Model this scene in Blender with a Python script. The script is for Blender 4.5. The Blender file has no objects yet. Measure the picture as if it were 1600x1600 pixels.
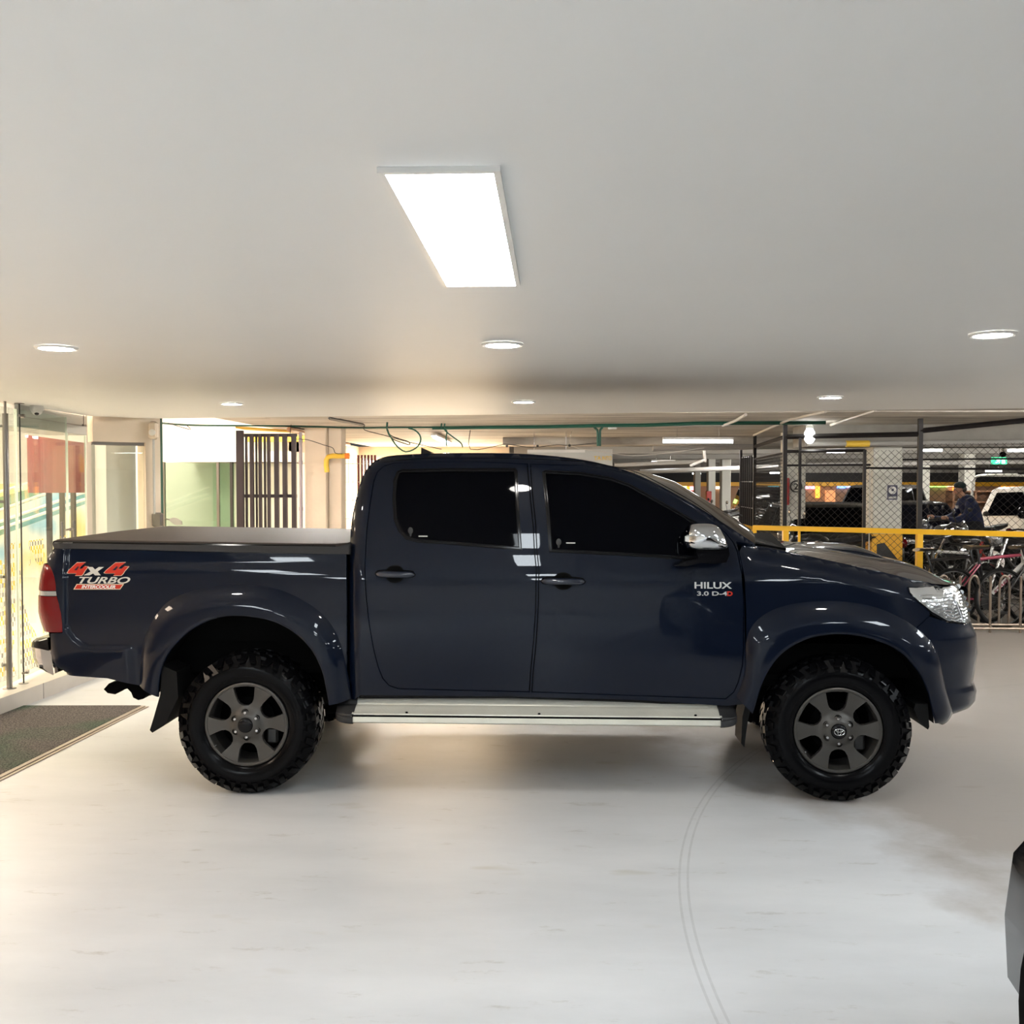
import bpy, math, random
from mathutils import Vector, Matrix, Euler
from mathutils.geometry import delaunay_2d_cdt
random.seed(7)
PI = math.pi
sc = bpy.context.scene
col = sc.collection
# ---------------------------------------------------------------- camera
F = 1560.0; CAMZ = 1.68; YAW = math.radians(2.4); PITCH = math.atan(50.0 / F)
cd = bpy.data.cameras.new('camera'); cam = bpy.data.objects.new('camera', cd); col.objects.link(cam)
cam.location = (0, 0, CAMZ); cam.rotation_euler = (PI / 2 - PITCH, 0, YAW)
cd.sensor_width = 36; cd.lens = 36 * F / 1600; cd.clip_start = .05; cd.clip_end = 200
sc.camera = cam
CR = Euler((PI / 2 - PITCH, 0, YAW)).to_matrix(); C0 = Vector((0, 0, CAMZ))
def ray(px, py): return CR @ Vector(((px - 800) / F, -(py - 800) / F, -1))
def aty(px, py, Y): r = ray(px, py); return C0 + r * (Y / r.y)
def atz(px, py, Z): r = ray(px, py); return C0 + r * ((Z - CAMZ) / r.z)
def atx(px, py, X): r = ray(px, py); return C0 + r * (X / r.x)
# ---------------------------------------------------------------- world, exposure
w = bpy.data.worlds.new('world'); sc.world = w; w.use_nodes = True
w.node_tree.nodes['Background'].inputs[0].default_value = (.9, .95, 1, 1)
w.node_tree.nodes['Background'].inputs[1].default_value = .06
sc.view_settings.view_transform = 'Standard'; sc.view_settings.look = 'None'
sc.view_settings.exposure = 0.27; sc.view_settings.gamma = 1; sc.view_settings.use_curve_mapping = False
sc.cycles.max_bounces = 10; sc.cycles.diffuse_bounces = 5; sc.cycles.glossy_bounces = 5
sc.cycles.transparent_max_bounces = 24; sc.cycles.sample_clamp_indirect = 8
E_PANEL = 28.0; E_DOWN = 150.0; E_MALL = 27.0; E_FILL = 270.0
# ---------------------------------------------------------------- materials
def mat(name, c, rough=.5, metal=0.0, coat=0.0, emit=None, es=0.0, alpha=1.0, spec=None, var=0.0, vs=8.0, bump=0.0, bs=60.0, aniso=0):
    m = bpy.data.materials.new(name); m.use_nodes = True
    nt = m.node_tree; b = nt.nodes['Principled BSDF']
    b.inputs['Base Color'].default_value = (*c, 1); b.inputs['Roughness'].default_value = rough
    b.inputs['Metallic'].default_value = metal; b.inputs['Coat Weight'].default_value = coat
    b.inputs['Coat Roughness'].default_value = .02
    if spec is not None: b.inputs['Specular IOR Level'].default_value = spec
    if emit: b.inputs['Emission Color'].default_value = (*emit, 1); b.inputs['Emission Strength'].default_value = es
    b.inputs['Alpha'].default_value = alpha
    if var or bump:
        tc = nt.nodes.new('ShaderNodeTexCoord')
    if var:
        n = nt.nodes.new('ShaderNodeTexNoise'); n.inputs['Scale'].default_value = vs; n.inputs['Detail'].default_value = 6
        nt.links.new(tc.outputs['Object'], n.inputs['Vector'])
        mx = nt.nodes.new('ShaderNodeMix'); mx.data_type = 'RGBA'
        mx.inputs[6].default_value = (*[v * (1 - var) for v in c], 1); mx.inputs[7].default_value = (*[min(1, v * (1 + var)) for v in c], 1)
        nt.links.new(n.outputs['Fac'], mx.inputs[0]); nt.links.new(mx.outputs[2], b.inputs['Base Color'])
    if bump:
        n2 = nt.nodes.new('ShaderNodeTexNoise'); n2.inputs['Scale'].default_value = bs; n2.inputs['Detail'].default_value = 4
        nt.links.new(tc.outputs['Object'], n2.inputs['Vector'])
        bp = nt.nodes.new('ShaderNodeBump'); bp.inputs['Strength'].default_value = bump; bp.inputs['Distance'].default_value = .01
        nt.links.new(n2.outputs['Fac'], bp.inputs['Height']); nt.links.new(bp.outputs['Normal'], b.inputs['Normal'])
    return m
def glass(name, tint=(.93, .97, .95), refl=1.45, rough=.0):
    m = bpy.data.materials.new(name); m.use_nodes = True; nt = m.node_tree; nt.nodes.clear()
    o = nt.nodes.new('ShaderNodeOutputMaterial'); mx = nt.nodes.new('ShaderNodeMixShader')
    t = nt.nodes.new('ShaderNodeBsdfTransparent'); t.inputs[0].default_value = (*tint, 1)
    g = nt.nodes.new('ShaderNodeBsdfGlossy'); g.inputs['Roughness'].default_value = rough
    fr = nt.nodes.new('ShaderNodeFresnel'); ge = nt.nodes.new('ShaderNodeNewGeometry'); io = nt.nodes.new('ShaderNodeMix')
    io.inputs[2].default_value = refl; io.inputs[3].default_value = 1 / refl  # same reflectance from either side of the pane
    nt.links.new(ge.outputs['Backfacing'], io.inputs[0]); nt.links.new(io.outputs[0], fr.inputs[0])
    nt.links.new(fr.outputs[0], mx.inputs[0]); nt.links.new(t.outputs[0], mx.inputs[1]); nt.links.new(g.outputs[0], mx.inputs[2])
    nt.links.new(mx.outputs[0], o.inputs[0]); return m
M = {}
M['paint'] = mat('navy_paint', (.0016, .0042, .0125), .4, .0, 1.0, spec=.06); M['paint'].node_tree.nodes['Principled BSDF'].inputs['Coat IOR'].default_value = 1.31
M['tint'] = mat('tinted_glass', (.0005, .0006, .0015), .03, 0, 0, spec=.07)
M['blackgloss'] = mat('black_gloss', (.004, .004, .005), .12, spec=.22)
M['black'] = mat('black_plastic', (.012, .012, .013), .5, bump=.3, bs=400)
M['rail'] = mat('grained_black_plastic', (.022, .023, .025), .55, bump=.6, bs=500)
M['void'] = mat('black_underbody', (.002, .002, .002), .8, spec=.05)
M['chrome'] = mat('chrome', (.62, .63, .64), .07, 1)
M['alu'] = mat('brushed_aluminium', (.66, .65, .57), .4, .35, var=.16, vs=5, bump=.15, bs=90)
M['rubber'] = mat('tyre_rubber', (.0025, .0025, .003), .2, spec=.09)
M['rubbermat'] = mat('rubber_flap', (.004, .004, .004), .6, spec=.15)
M['rim'] = mat('gunmetal_wheel', (.066, .062, .056), .36, .5)
M['steel'] = mat('steel', (.5, .5, .5), .25, 1)
M['darksteel'] = mat('dark_steel', (.05, .05, .05), .45, .6)
M['redlens'] = mat('red_lens', (.13, .001, .003), .15, 0, .6, spec=.2)
M['clearlens'] = mat('clear_lens', (.50, .52, .54), .16, .75, 1)
M['headlamp'] = mat('headlamp_reflector', (.74, .76, .78), .12, .9, 1, bump=.5, bs=17); M['badge'] = mat('badge_chrome', (.75, .75, .74), .25, .7)
M['tarp'] = mat('vinyl_cover', (.060, .046, .040), .6, bump=.25, bs=250, spec=.2); M['chromedark'] = mat('dark_chrome', (.34, .35, .37), .10, 1)
M['red'] = mat('sticker_red', (.48, .03, .014), .4, spec=.2)
M['white'] = mat('white_plastic', (.8, .8, .78), .35)
M['silver'] = mat('sticker_silver', (.62, .6, .55), .3, .3)
M['beigeline'] = mat('sticker_cream', (.75, .62, .45), .4)
M['panelE'] = mat('light_diffuser', (1, 1, 1), .5, emit=(.86, .94, 1), es=E_PANEL)
M['downE'] = mat('downlight_diffuser', (1, 1, 1), .5, emit=(1, .96, .9), es=E_DOWN)
M['tubeE'] = mat('tube_diffuser', (1, 1, 1), .5, emit=(.9, .95, 1), es=14); M['tubeFill'] = mat('fill_tube_diffuser', (1, 1, 1), .5, emit=(1, .95, .88), es=E_FILL)
# ---------------------------------------------------------------- mesh builder
class MB:
    def __init__(s): s.v = []; s.f = []; s.m = []; s.n = None
    def add(s, vs, fs, mi=0):
        o = len(s.v); s.v += [Vector(p) for p in vs]; s.f += [tuple(i + o for i in f) for f in fs]; s.m += [mi] * len(fs); return s
    def box(s, a, b, mi=0, M4=None, bev=0.0):
        x0, y0, z0 = a; x1, y1, z1 = b
        if bev:
            e = bev
            vs = []; fs = []
            for z, q in ((z0, e), (z0 + e, 0), (z1 - e, 0), (z1, e)):
                vs += [(x0 + e + q, y0 + q, z), (x1 - e - q, y0 + q, z), (x1 - q, y0 + e + q, z), (x1 - q, y1 - e - q, z),
                       (x1 - e - q, y1 - q, z), (x0 + e + q, y1 - q, z), (x0 + q, y1 - e - q, z), (x0 + q, y0 + e + q, z)]
            for k in range(3):
                for i in range(8): j = (i + 1) % 8; fs.append((k * 8 + i, k * 8 + j, k * 8 + 8 + j, k * 8 + 8 + i))
            fs.append(tuple(range(7, -1, -1))); fs.append(tuple(range(24, 32)))
        else:
            vs = [(x0, y0, z0), (x1, y0, z0), (x1, y1, z0), (x0, y1, z0), (x0, y0, z1), (x1, y0, z1), (x1, y1, z1), (x0, y1, z1)]
            fs = [(3, 2, 1, 0), (4, 5, 6, 7), (0, 1, 5, 4), (1, 2, 6, 5), (2, 3, 7, 6), (3, 0, 4, 7)]
        if M4: vs = [M4 @ Vector(p) for p in vs]
        return s.add(vs, fs, mi)
    def cbox(s, c, sz, mi=0, rz=0, bev=0.0, rot=None):
        R = (rot if rot else Matrix.Rotation(rz, 4, 'Z')); h = [k / 2 for k in sz]
        return s.box((-h[0], -h[1], -h[2]), (h[0], h[1], h[2]), mi, Matrix.Translation(c) @ R, bev)
    def tube(s, pts, r, seg=8, mi=0, closed=False, cap=True):
        P = [Vector(p) for p in pts]; n = len(P); rr = r if isinstance(r, (list, tuple)) else [r] * n
        vs = []; prev = None
        for i in range(n):
            if closed: d = P[(i + 1) % n] - P[i - 1]
            else: d = P[min(i + 1, n - 1)] - P[max(i - 1, 0)]
            d.normalize()
            if prev is None:
                a = Vector((0, 0, 1)) if abs(d.z) < .9 else Vector((1, 0, 0)); u = d.cross(a).normalized()
            else:
                u = (prev - d * prev.dot(d)).normalized()
            prev = u; q = d.cross(u)
            for k in range(seg):
                t = 2 * PI * k / seg; vs.append(P[i] + (u * math.cos(t) + q * math.sin(t)) * rr[i])
        fs = []
        for i in range(n if closed else n - 1):
            j = (i + 1) % n
            for k in range(seg):
                l = (k + 1) % seg; fs.append((i * seg + k, i * seg + l, j * seg + l, j * seg + k))
        if cap and not closed: fs += [tuple(range(seg - 1, -1, -1)), tuple((n - 1) * seg + k for k in range(seg))]
        return s.add(vs, fs, mi)
    def lathe(s, prof, c=(0, 0, 0), axis='Y', seg=48, mi=0, a0=0, a1=2 * PI):
        c = Vector(c); vs = []; full = abs(a1 - a0 - 2 * PI) < 1e-6; ns = seg if full else seg + 1
        for r, h in prof:
            for k in range(ns):
                t = a0 + (a1 - a0) * k / seg
                if axis == 'Y': p = (r * math.cos(t), h, r * math.sin(t))
                elif axis == 'Z': p = (r * math.cos(t), r * math.sin(t), h)
                else: p = (h, r * math.cos(t), r * math.sin(t))
                vs.append(c + Vector(p))
        fs = []
        for i in range(len(prof) - 1):
            for k in range(seg):
                l = (k + 1) % ns
                if prof[i][0] < 1e-6 and prof[i + 1][0] < 1e-6: continue
                fs.append((i * ns + k, (i + 1) * ns + k, (i + 1) * ns + l, i * ns + l))
        return s.add(vs, fs, mi)
    def prism(s, poly, d, mi=0, base=Vector((0, 0, 0))):
        """poly: list of 3D points (planar), d: extrusion vector"""
        n = len(poly); d = Vector(d); vs = [Vector(p) for p in poly] + [Vector(p) + d for p in poly]
        fs = [tuple(range(n - 1, -1, -1)), tuple(range(n, 2 * n))] + [(i, (i + 1) % n, n + (i + 1) % n, n + i) for i in range(n)]
        return s.add(vs, fs, mi)
    def grid(s, rows, mi=0, closed=False):
        nr = len(rows); nc = len(rows[0]); vs = [p for r in rows for p in r]; fs = []
        for i in range(nr - 1):
            for j in range(nc if closed else nc - 1):
                k = (j + 1) % nc; fs.append((i * nc + j, i * nc + k, (i + 1) * nc + k, (i + 1) * nc + j))
        return s.add(vs, fs, mi)
    def ball(s, c, r, seg=16, rings=10, mi=0, e=1.0, rot=None):
        rx, ry, rz = r if isinstance(r, (list, tuple)) else (r, r, r); rows = []
        pw = lambda v: math.copysign(abs(v) ** e, v)
        for i in range(rings + 1):
            a = -PI / 2 + PI * i / rings; row = []
            for k in range(seg):
                t = 2 * PI * k / seg
                p = Vector((rx * pw(math.cos(a)) * pw(math.cos(t)), ry * pw(math.cos(a)) * pw(math.sin(t)), rz * pw(math.sin(a))))
                if rot: p = rot @ p
                row.append(p + Vector(c))
            rows.append(row)
        return s.grid(rows, mi, closed=True)
    def build(s, name, mats, parent=None, org=(0, 0, 0), smooth=True, angle=35, weld=False):
        me = bpy.data.meshes.new(name); org = Vector(org)
        me.from_pydata([p - org for p in s.v], [], s.f)
        if not isinstance(mats, (list, tuple)): mats = [mats]
        for m in mats: me.materials.append(M[m] if isinstance(m, str) else m)
        me.polygons.foreach_set('material_index', s.m)
        if smooth:
            me.polygons.foreach_set('use_smooth', [True] * len(me.polygons))
            if s.n is None: me.set_sharp_from_angle(angle=math.radians(angle))
        me.validate(); me.update()
        if s.n is not None and len(s.n) == len(me.vertices): me.normals_split_custom_set_from_vertices(s.n)
        o = bpy.data.objects.new(name, me); col.objects.link(o)
        if parent is not None: o.parent = parent
        elif org.length > 0: o.location = org
        return o
def tag(o, label=None, cat=None, group=None, kind=None):
    if label: o['label'] = label
    if cat: o['category'] = cat
    if group: o['group'] = group
    if kind: o['kind'] = kind
    return o
def empty(name, loc=(0, 0, 0), rz=0, **k):
    o = bpy.data.objects.new(name, None); o.empty_display_size = .2; col.objects.link(o); o.location = loc; o.rotation_euler = (0, 0, rz)
    return tag(o, **k)
def copy_tree(o, parent=None):
    c = o.copy(); col.objects.link(c)
    if parent is not None: c.parent = parent
    for ch in list(o.children): copy_tree(ch, c)
    return c
def text_mb(txt, wdt, hgt, depth=.003, shear=0.0, bold=0.0):
    """lettering as geometry in the XZ plane facing -Y, lower-left at origin, fitted to wdt x hgt"""
    cu = bpy.data.curves.new('lettering', 'FONT'); cu.body = txt; cu.extrude = .5; cu.shear = shear; cu.offset = bold
    o = bpy.data.objects.new('lettering', cu); col.objects.link(o)
    dg = bpy.context.evaluated_depsgraph_get(); me = bpy.data.meshes.new_from_object(o.evaluated_get(dg))
    vs = [v.co.copy() for v in me.vertices]; fs = [tuple(p.vertices) for p in me.polygons]
    bpy.data.objects.remove(o); bpy.data.meshes.remove(me); bpy.data.curves.remove(cu)
    x0 = min(v.x for v in vs); x1 = max(v.x for v in vs); y0 = min(v.y for v in vs); y1 = max(v.y for v in vs)
    m = MB(); m.add([((v.x - x0) / (x1 - x0) * wdt, -v.z * depth, (v.y - y0) / (y1 - y0) * hgt) for v in vs], fs); return m
def placed(mb, M4):
    r = MB(); r.v = [M4 @ v for v in mb.v]; r.f = mb.f; r.m = mb.m; return r
def lerp(a, b, t): return a + (b - a) * t
def interp(xs, x):
    """xs: sorted list of (x, value)"""
    if x <= xs[0][0]: return xs[0][1]
    for (a, va), (b, vb) in zip(xs, xs[1:]):
        if x <= b: return va + (vb - va) * (x - a) / (b - a)
    return xs[-1][1]
def resample(P, n):
    P = [Vector(p) for p in P]; L = [0]
    for a, b in zip(P, P[1:]): L.append(L[-1] + (b - a).length)
    out = []; k = 0
    for i in range(n):
        t = L[-1] * i / (n - 1)
        while k < len(P) - 2 and L[k + 1] < t: k += 1
        q = (t - L[k]) / max(1e-9, L[k + 1] - L[k]); out.append(P[k].lerp(P[k + 1], min(1, max(0, q))))
    return out
def smooth_poly(P, closed=False, k=4):
    """Catmull-Rom through the points"""
    P = [Vector(p) for p in P]; n = len(P); out = []
    for i in range(n if closed else n - 1):
        p0 = P[(i - 1) % n] if closed or i > 0 else P[0]; p1 = P[i]; p2 = P[(i + 1) % n]; p3 = P[(i + 2) % n] if closed or i < n - 2 else P[-1]
        for j in range(k):
            t = j / k; out.append(.5 * ((2 * p1) + (p2 - p0) * t + (2 * p0 - 5 * p1 + 4 * p2 - p3) * t * t + (3 * p1 - p0 - 3 * p2 + p3) * t ** 3))
    if not closed: out.append(P[-1])
    return out
# ================================================================ THE ROOM
CEIL = 2.263; SLAB = 2.43
def floor_material():
    m = bpy.data.materials.new('painted_concrete_floor'); m.use_nodes = True; nt = m.node_tree; b = nt.nodes['Principled BSDF']; L = nt.links.new
    N = nt.nodes.new
    g = N('ShaderNodeNewGeometry'); mp = N('ShaderNodeMapping'); L(g.outputs['Position'], mp.inputs[0])
    mp.inputs['Scale'].default_value = (.55, 1.6, 1)
    n1 = N('ShaderNodeTexNoise'); n1.inputs['Scale'].default_value = .9; n1.inputs['Detail'].default_value = 9; n1.inputs['Roughness'].default_value = .62; L(mp.outputs[0], n1.inputs[0])
    r1 = N('ShaderNodeValToRGB'); L(n1.outputs[0], r1.inputs[0]); e = r1.color_ramp.elements
    e[0].position = .3; e[0].color = (.47, .48, .49, 1); e[1].position = .68; e[1].color = (.60, .61, .62, 1)
    # scratches
    n2 = N('ShaderNodeTexNoise'); mp2 = N('ShaderNodeMapping'); mp2.inputs['Scale'].default_value = (1.6, 5, 1); mp2.inputs['Rotation'].default_value = (0, 0, .25)
    L(g.outputs['Position'], mp2.inputs[0]); L(mp2.outputs[0], n2.inputs[0]); n2.inputs['Scale'].default_value = 1.9; n2.inputs['Detail'].default_value = 14; n2.inputs['Roughness'].default_value = .72
    r2 = N('ShaderNodeValToRGB'); L(n2.outputs[0], r2.inputs[0]); e = r2.color_ramp.elements
    e[0].position = .29; e[0].color = (.70, .67, .62, 1); e[1].position = .41; e[1].color = (1, 1, 1, 1)
    mu = N('ShaderNodeMix'); mu.data_type = 'RGBA'; mu.blend_type = 'MULTIPLY'; mu.inputs[0].default_value = 1.0; L(r1.outputs[0], mu.inputs[6]); L(r2.outputs[0], mu.inputs[7])
    # bare brown concrete where the white paint has worn through, towards the garage
    sx = N('ShaderNodeSeparateXYZ'); L(g.outputs['Position'], sx.inputs[0])
    ma = N('ShaderNodeMath'); ma.operation = 'MULTIPLY_ADD'; L(sx.outputs[0], ma.inputs[0]); ma.inputs[1].default_value = .30; ma.inputs[2].default_value = -.95
    mb_ = N('ShaderNodeMath'); mb_.operation = 'MULTIPLY_ADD'; L(sx.outputs[1], mb_.inputs[0]); mb_.inputs[1].default_value = .16; L(ma.outputs[0], mb_.inputs[2])
    n3 = N('ShaderNodeTexNoise'); n3.inputs['Scale'].default_value = .8; n3.inputs['Detail'].default_value = 7; n3.inputs['Roughness'].default_value = .6; L(g.outputs['Position'], n3.inputs[0])
    ad = N('ShaderNodeMath'); L(mb_.outputs[0], ad.inputs[0]); L(n3.outputs[0], ad.inputs[1])
    r3 = N('ShaderNodeValToRGB'); L(ad.outputs[0], r3.inputs[0]); e = r3.color_ramp.elements; e[0].position = .73; e[0].color = (0, 0, 0, 1); e[1].position = .93; e[1].color = (.85, .85, .85, 1)
    mx = N('ShaderNodeMix'); mx.data_type = 'RGBA'; L(r3.outputs[0], mx.inputs[0]); L(mu.outputs[2], mx.inputs[6]); mx.inputs[7].default_value = (.27, .235, .20, 1)
    # a few dark blotches
    v = N('ShaderNodeTexNoise'); v.inputs['Scale'].default_value = 2.3; v.inputs['Detail'].default_value = 3; L(mp.outputs[0], v.inputs[0])
    r4 = N('ShaderNodeValToRGB'); L(v.outputs[0], r4.inputs[0]); e = r4.color_ramp.elements; e[0].position = .67; e[0].color = (1, 1, 1, 1); e[1].position = .75; e[1].color = (.72, .67, .55, 1)
    mz = N('ShaderNodeMix'); mz.data_type = 'RGBA'; mz.blend_type = 'MULTIPLY'; mz.inputs[0].default_value = .6; L(mx.outputs[2], mz.inputs[6]); L(r4.outputs[0], mz.inputs[7])
    # faint curved double tyre mark
    q1, q2, q3 = atz(1102, 1260, 0), atz(1076, 1400, 0), atz(1140, 1600, 0)
    D = 2 * (q1.x * (q2.y - q3.y) + q2.x * (q3.y - q1.y) + q3.x * (q1.y - q2.y)); s1, s2, s3 = (q.x ** 2 + q.y ** 2 for q in (q1, q2, q3))
    cx = (s1 * (q2.y - q3.y) + s2 * (q3.y - q1.y) + s3 * (q1.y - q2.y)) / D; cy = (s1 * (q3.x - q2.x) + s2 * (q1.x - q3.x) + s3 * (q2.x - q1.x)) / D; Rm = math.hypot(q1.x - cx, q1.y - cy)
    dist = N('ShaderNodeVectorMath'); dist.operation = 'DISTANCE'; L(g.outputs['Position'], dist.inputs[0]); dist.inputs[1].default_value = (cx, cy, 0)
    last = mz.outputs[2]
    for off_ in (0, .035):
        su = N('ShaderNodeMath'); su.operation = 'SUBTRACT'; L(dist.outputs['Value'], su.inputs[0]); su.inputs[1].default_value = Rm + off_
        ab_ = N('ShaderNodeMath'); ab_.operation = 'ABSOLUTE'; L(su.outputs[0], ab_.inputs[0]); lt = N('ShaderNodeMath'); lt.operation = 'LESS_THAN'; lt.inputs[1].default_value = .005; L(ab_.outputs[0], lt.inputs[0])
        m5 = N('ShaderNodeMath'); m5.operation = 'MULTIPLY'; L(lt.outputs[0], m5.inputs[0]); L(n2.outputs[0], m5.inputs[1])
        mk = N('ShaderNodeMix'); mk.data_type = 'RGBA'; mk.blend_type = 'MULTIPLY'; L(m5.outputs[0], mk.inputs[0]); L(last, mk.inputs[6]); mk.inputs[7].default_value = (.68, .68, .68, 1); last = mk.outputs[2]
    L(last, b.inputs['Base Color'])
    rr = N('ShaderNodeMapRange'); L(n1.outputs[0], rr.inputs[0]); rr.inputs[3].default_value = .24; rr.inputs[4].default_value = .46; L(rr.outputs[0], b.inputs['Roughness'])
    b.inputs['Specular IOR Level'].default_value = .38
    bp = N('ShaderNodeBump'); bp.inputs['Strength'].default_value = .08; bp.inputs['Distance'].default_value = .01; L(n2.outputs[0], bp.inputs['Height']); L(bp.outputs[0], b.inputs['Normal'])
    return m
M['floor'] = floor_material()
M['ceiling'] = mat('white_ceiling', (.80, .80, .78), .5, var=.02, vs=2, spec=.3)
def slab_material():
    m = mat('rough_concrete_slab', (.56, .53, .48), .8, bump=.5, bs=14); nt = m.node_tree; b = nt.nodes['Principled BSDF']; L = nt.links.new; N = nt.nodes.new
    g = N('ShaderNodeNewGeometry'); mp = N('ShaderNodeMapping'); mp.inputs['Scale'].default_value = (.5, 7, 2); L(g.outputs['Position'], mp.inputs[0])
    n = N('ShaderNodeTexNoise'); n.inputs['Scale'].default_value = 1.5; n.inputs['Detail'].default_value = 8; L(mp.outputs[0], n.inputs[0])
    r = N('ShaderNodeValToRGB'); L(n.outputs[0], r.inputs[0]); e = r.color_ramp.elements; e[0].position = .35; e[0].color = (.30, .275, .24, 1); e[1].position = .58; e[1].color = (.70, .665, .60, 1)
    L(r.outputs[0], b.inputs['Base Color']); return m
M['slab'] = slab_material()
M['plaster'] = mat('cream_plaster', (.72, .62, .50), .7, var=.06, vs=3, bump=.2, bs=20)
M['wallwhite'] = mat('white_wall_paint', (.78, .77, .74), .6, var=.03, vs=2)
M['wallgrey'] = mat('grey_wall_paint', (.52, .52, .49), .5, var=.04, vs=3)
M['mallwhite'] = mat('mall_white', (.86, .85, .80), .5)
M['glass'] = glass('clear_glass', (.92, .965, .945))
M['glassgreen'] = glass('greenish_glass', (.70, .80, .74), 1.6)
M['inox'] = mat('stainless_tube', (.30, .28, .26), .28, .9)
M['stone'] = mat('step_tile', (.56, .52, .47), .35, var=.12, vs=6)
M['tile'] = mat('beige_floor_tile', (.62, .57, .50), .25, var=.06, vs=3)
def struct(name, mb, m, smooth=False): return tag(mb.build(name, m, smooth=smooth), kind='structure')
# white ceiling: its far edge is cut at a slant, its left edge runs along the glass wall
eL = atz(232, 654, CEIL); eR = atz(1600, 638, CEIL); dE = (eR - eL).normalized(); eR2 = eL + dE * 16
gA = atz(-60, 619, CEIL); gB = atz(141, 650, CEIL); dG = (gB - gA).normalized(); gA2 = gA - dG * 12
m = MB(); m.prism([gA2, (eR2.x, -6, CEIL), eR2, eL, gB], (0, 0, .10)); struct('ceiling', m, 'ceiling')
m = MB(); m.box((-16, -6.2, -.2), (24, 50, 0)); struct('floor', m, 'floor')
m = MB(); m.box((-16, -6.2, 0), (24, -6, 3)); struct('wall_back', m, 'wallwhite')
# rough garage slab beyond
m = MB(); s0 = eL + Vector((0, .05, 0))
m.prism([(eL.x - .25, eL.y - .02, SLAB), (eR2.x, eR2.y - .02, SLAB), (24, 50, SLAB), (eL.x - .25, 50, SLAB)], (0, 0, .25))
struct('trim_1', m, 'slab')
# far wall of the garage
M['dark'] = mat('dark_soffit', (.012, .012, .013), .7)
M['yellowpaint'] = mat('yellow_paint', (.82, .43, .02), .4, var=.06, vs=4)
M['brownwall'] = mat('shop_wall', (.36, .20, .11), .6, var=.35, vs=1.2)
m = MB(); m.box((-4, 38.1, 0), (24, 38.4, SLAB)); struct('wall_far', m, 'brownwall')
# steel posts and glass along the left
STEP = .12
sA = atz(0, 1118, 0); sB = atz(150, 1060, 0); dS = (sB - sA).normalized(); nS = Vector((-dS.y, dS.x, 0))   # nS points left, away from the truck
def along(o, d, s, off=0, z=0): p = o + d * s + nS * off; return Vector((p.x, p.y, z))
m = MB(); m.prism([along(sA, dS, -9), along(sA, dS, 5.2), along(sA, dS, 5.2, 1.0), along(sA, dS, -9, 1.0)], (0, 0, STEP)); struct('trim_2', m, 'stone')
m = MB()
for k in range(-4, 4): m.prism([along(sA, dS, k * 1.2 + .55, -.001, .0), along(sA, dS, k * 1.2 + .555, -.001, .0), along(sA, dS, k * 1.2 + .555, .002, .0), along(sA, dS, k * 1.2 + .55, .002, .0)], (0, 0, STEP))
struct('trim_3', m, 'darksteel')
# ================================================================ THE PICKUP TRUCK
YC = 6.11
TO = Vector((0, YC, 0))
_k = [(.40, -8), (.60, -8), (.70, -7), (.77, -2), (.86, 0), (.98, 1.2), (1.08, 3), (1.17, 7), (1.25, 13), (1.30, 14), (1.34, 11), (1.5, 13), (1.66, 16), (1.78, 22), (1.9, 26)]
_W = []; _z = .36; _acc = 0.0; _vals = []
while _z < 1.96:
    _vals.append((_z, _acc)); _acc -= math.tan(math.radians(interp(_k, _z))) * .01; _z += .01
_ref = interp(_vals, .95)
def W0(z):
    i = (z - .36) / .01; i = max(0, min(len(_vals) - 2.001, i)); k = int(i); return .885 - _ref + lerp(_vals[k][1], _vals[k + 1][1], i - k)
def inv(px, py, Wf, n=12):
    y = -.88
    for _ in range(n):
        p = aty(px, py, YC + y); y = -Wf(p.x, p.z)
    return Vector((p.x, p.z))
def pxl(L, dW): return [inv(a, b, lambda x, z: W0(z) - dW) for a, b in L]
def dist_poly(P, x, z):
    best = 9
    for a, b in P:
        dx, dz = b.x - a.x, b.y - a.y; t = ((x - a.x) * dx + (z - a.y) * dz) / (dx * dx + dz * dz + 1e-12); t = 0 if t < 0 else 1 if t > 1 else t
        d = math.hypot(x - a.x - dx * t, z - a.y - dz * t)
        if d < best: best = d
    return best
def fillet(d, r, r2=None): return 0.0 if d >= r else (r2 or r) * (1 - math.sqrt(max(0, 1 - ((r - d) / r) ** 2)))
RC = .085
cab_sil_px = [(547, 1092), (546, 1000), (546, 900), (547, 850), (549, 820), (554, 790), (560, 765), (567, 744), (577, 728), (592, 717), (620, 711), (700, 708), (800, 708.5), (870, 713), (930, 722), (980, 736), (1010, 748), (1050, 769), (1100, 798), (1150, 830), (1180, 850)]
cab_sil = [Vector(p[:2]) for p in smooth_poly([(q.x, q.y, 0) for q in pxl(cab_sil_px, RC)], k=3)]
cab_seg = list(zip(cab_sil, cab_sil[1:]))
bed_sil_px = [(86, 856), (78, 868), (72, 884), (67, 905), (65, 932), (65, 958), (70, 974), (76, 989), (80, 1014), (84, 1031), (92, 1043), (107, 1050)]
bed_sil = pxl(bed_sil_px, RC); bed_seg = list(zip(bed_sil, bed_sil[1:]))
hood_sil_px = [(1180, 853), (1211, 858), (1263, 869), (1324, 882), (1376, 894), (1418, 907), (1450, 913)]
RH = .10
hood_sil = pxl(hood_sil_px, RH); hood_seg = list(zip(hood_sil, hood_sil[1:]))
def Wcab(x, z): return W0(z) - fillet(dist_poly(cab_seg, x, z), RC)
xcur = inv(101, 940, lambda x, z: W0(z)).x; zcur = inv(200, 1012, lambda x, z: W0(z)).y
def sstep(t): t = max(0, min(1, t)); return t * t * (3 - 2 * t)
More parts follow.
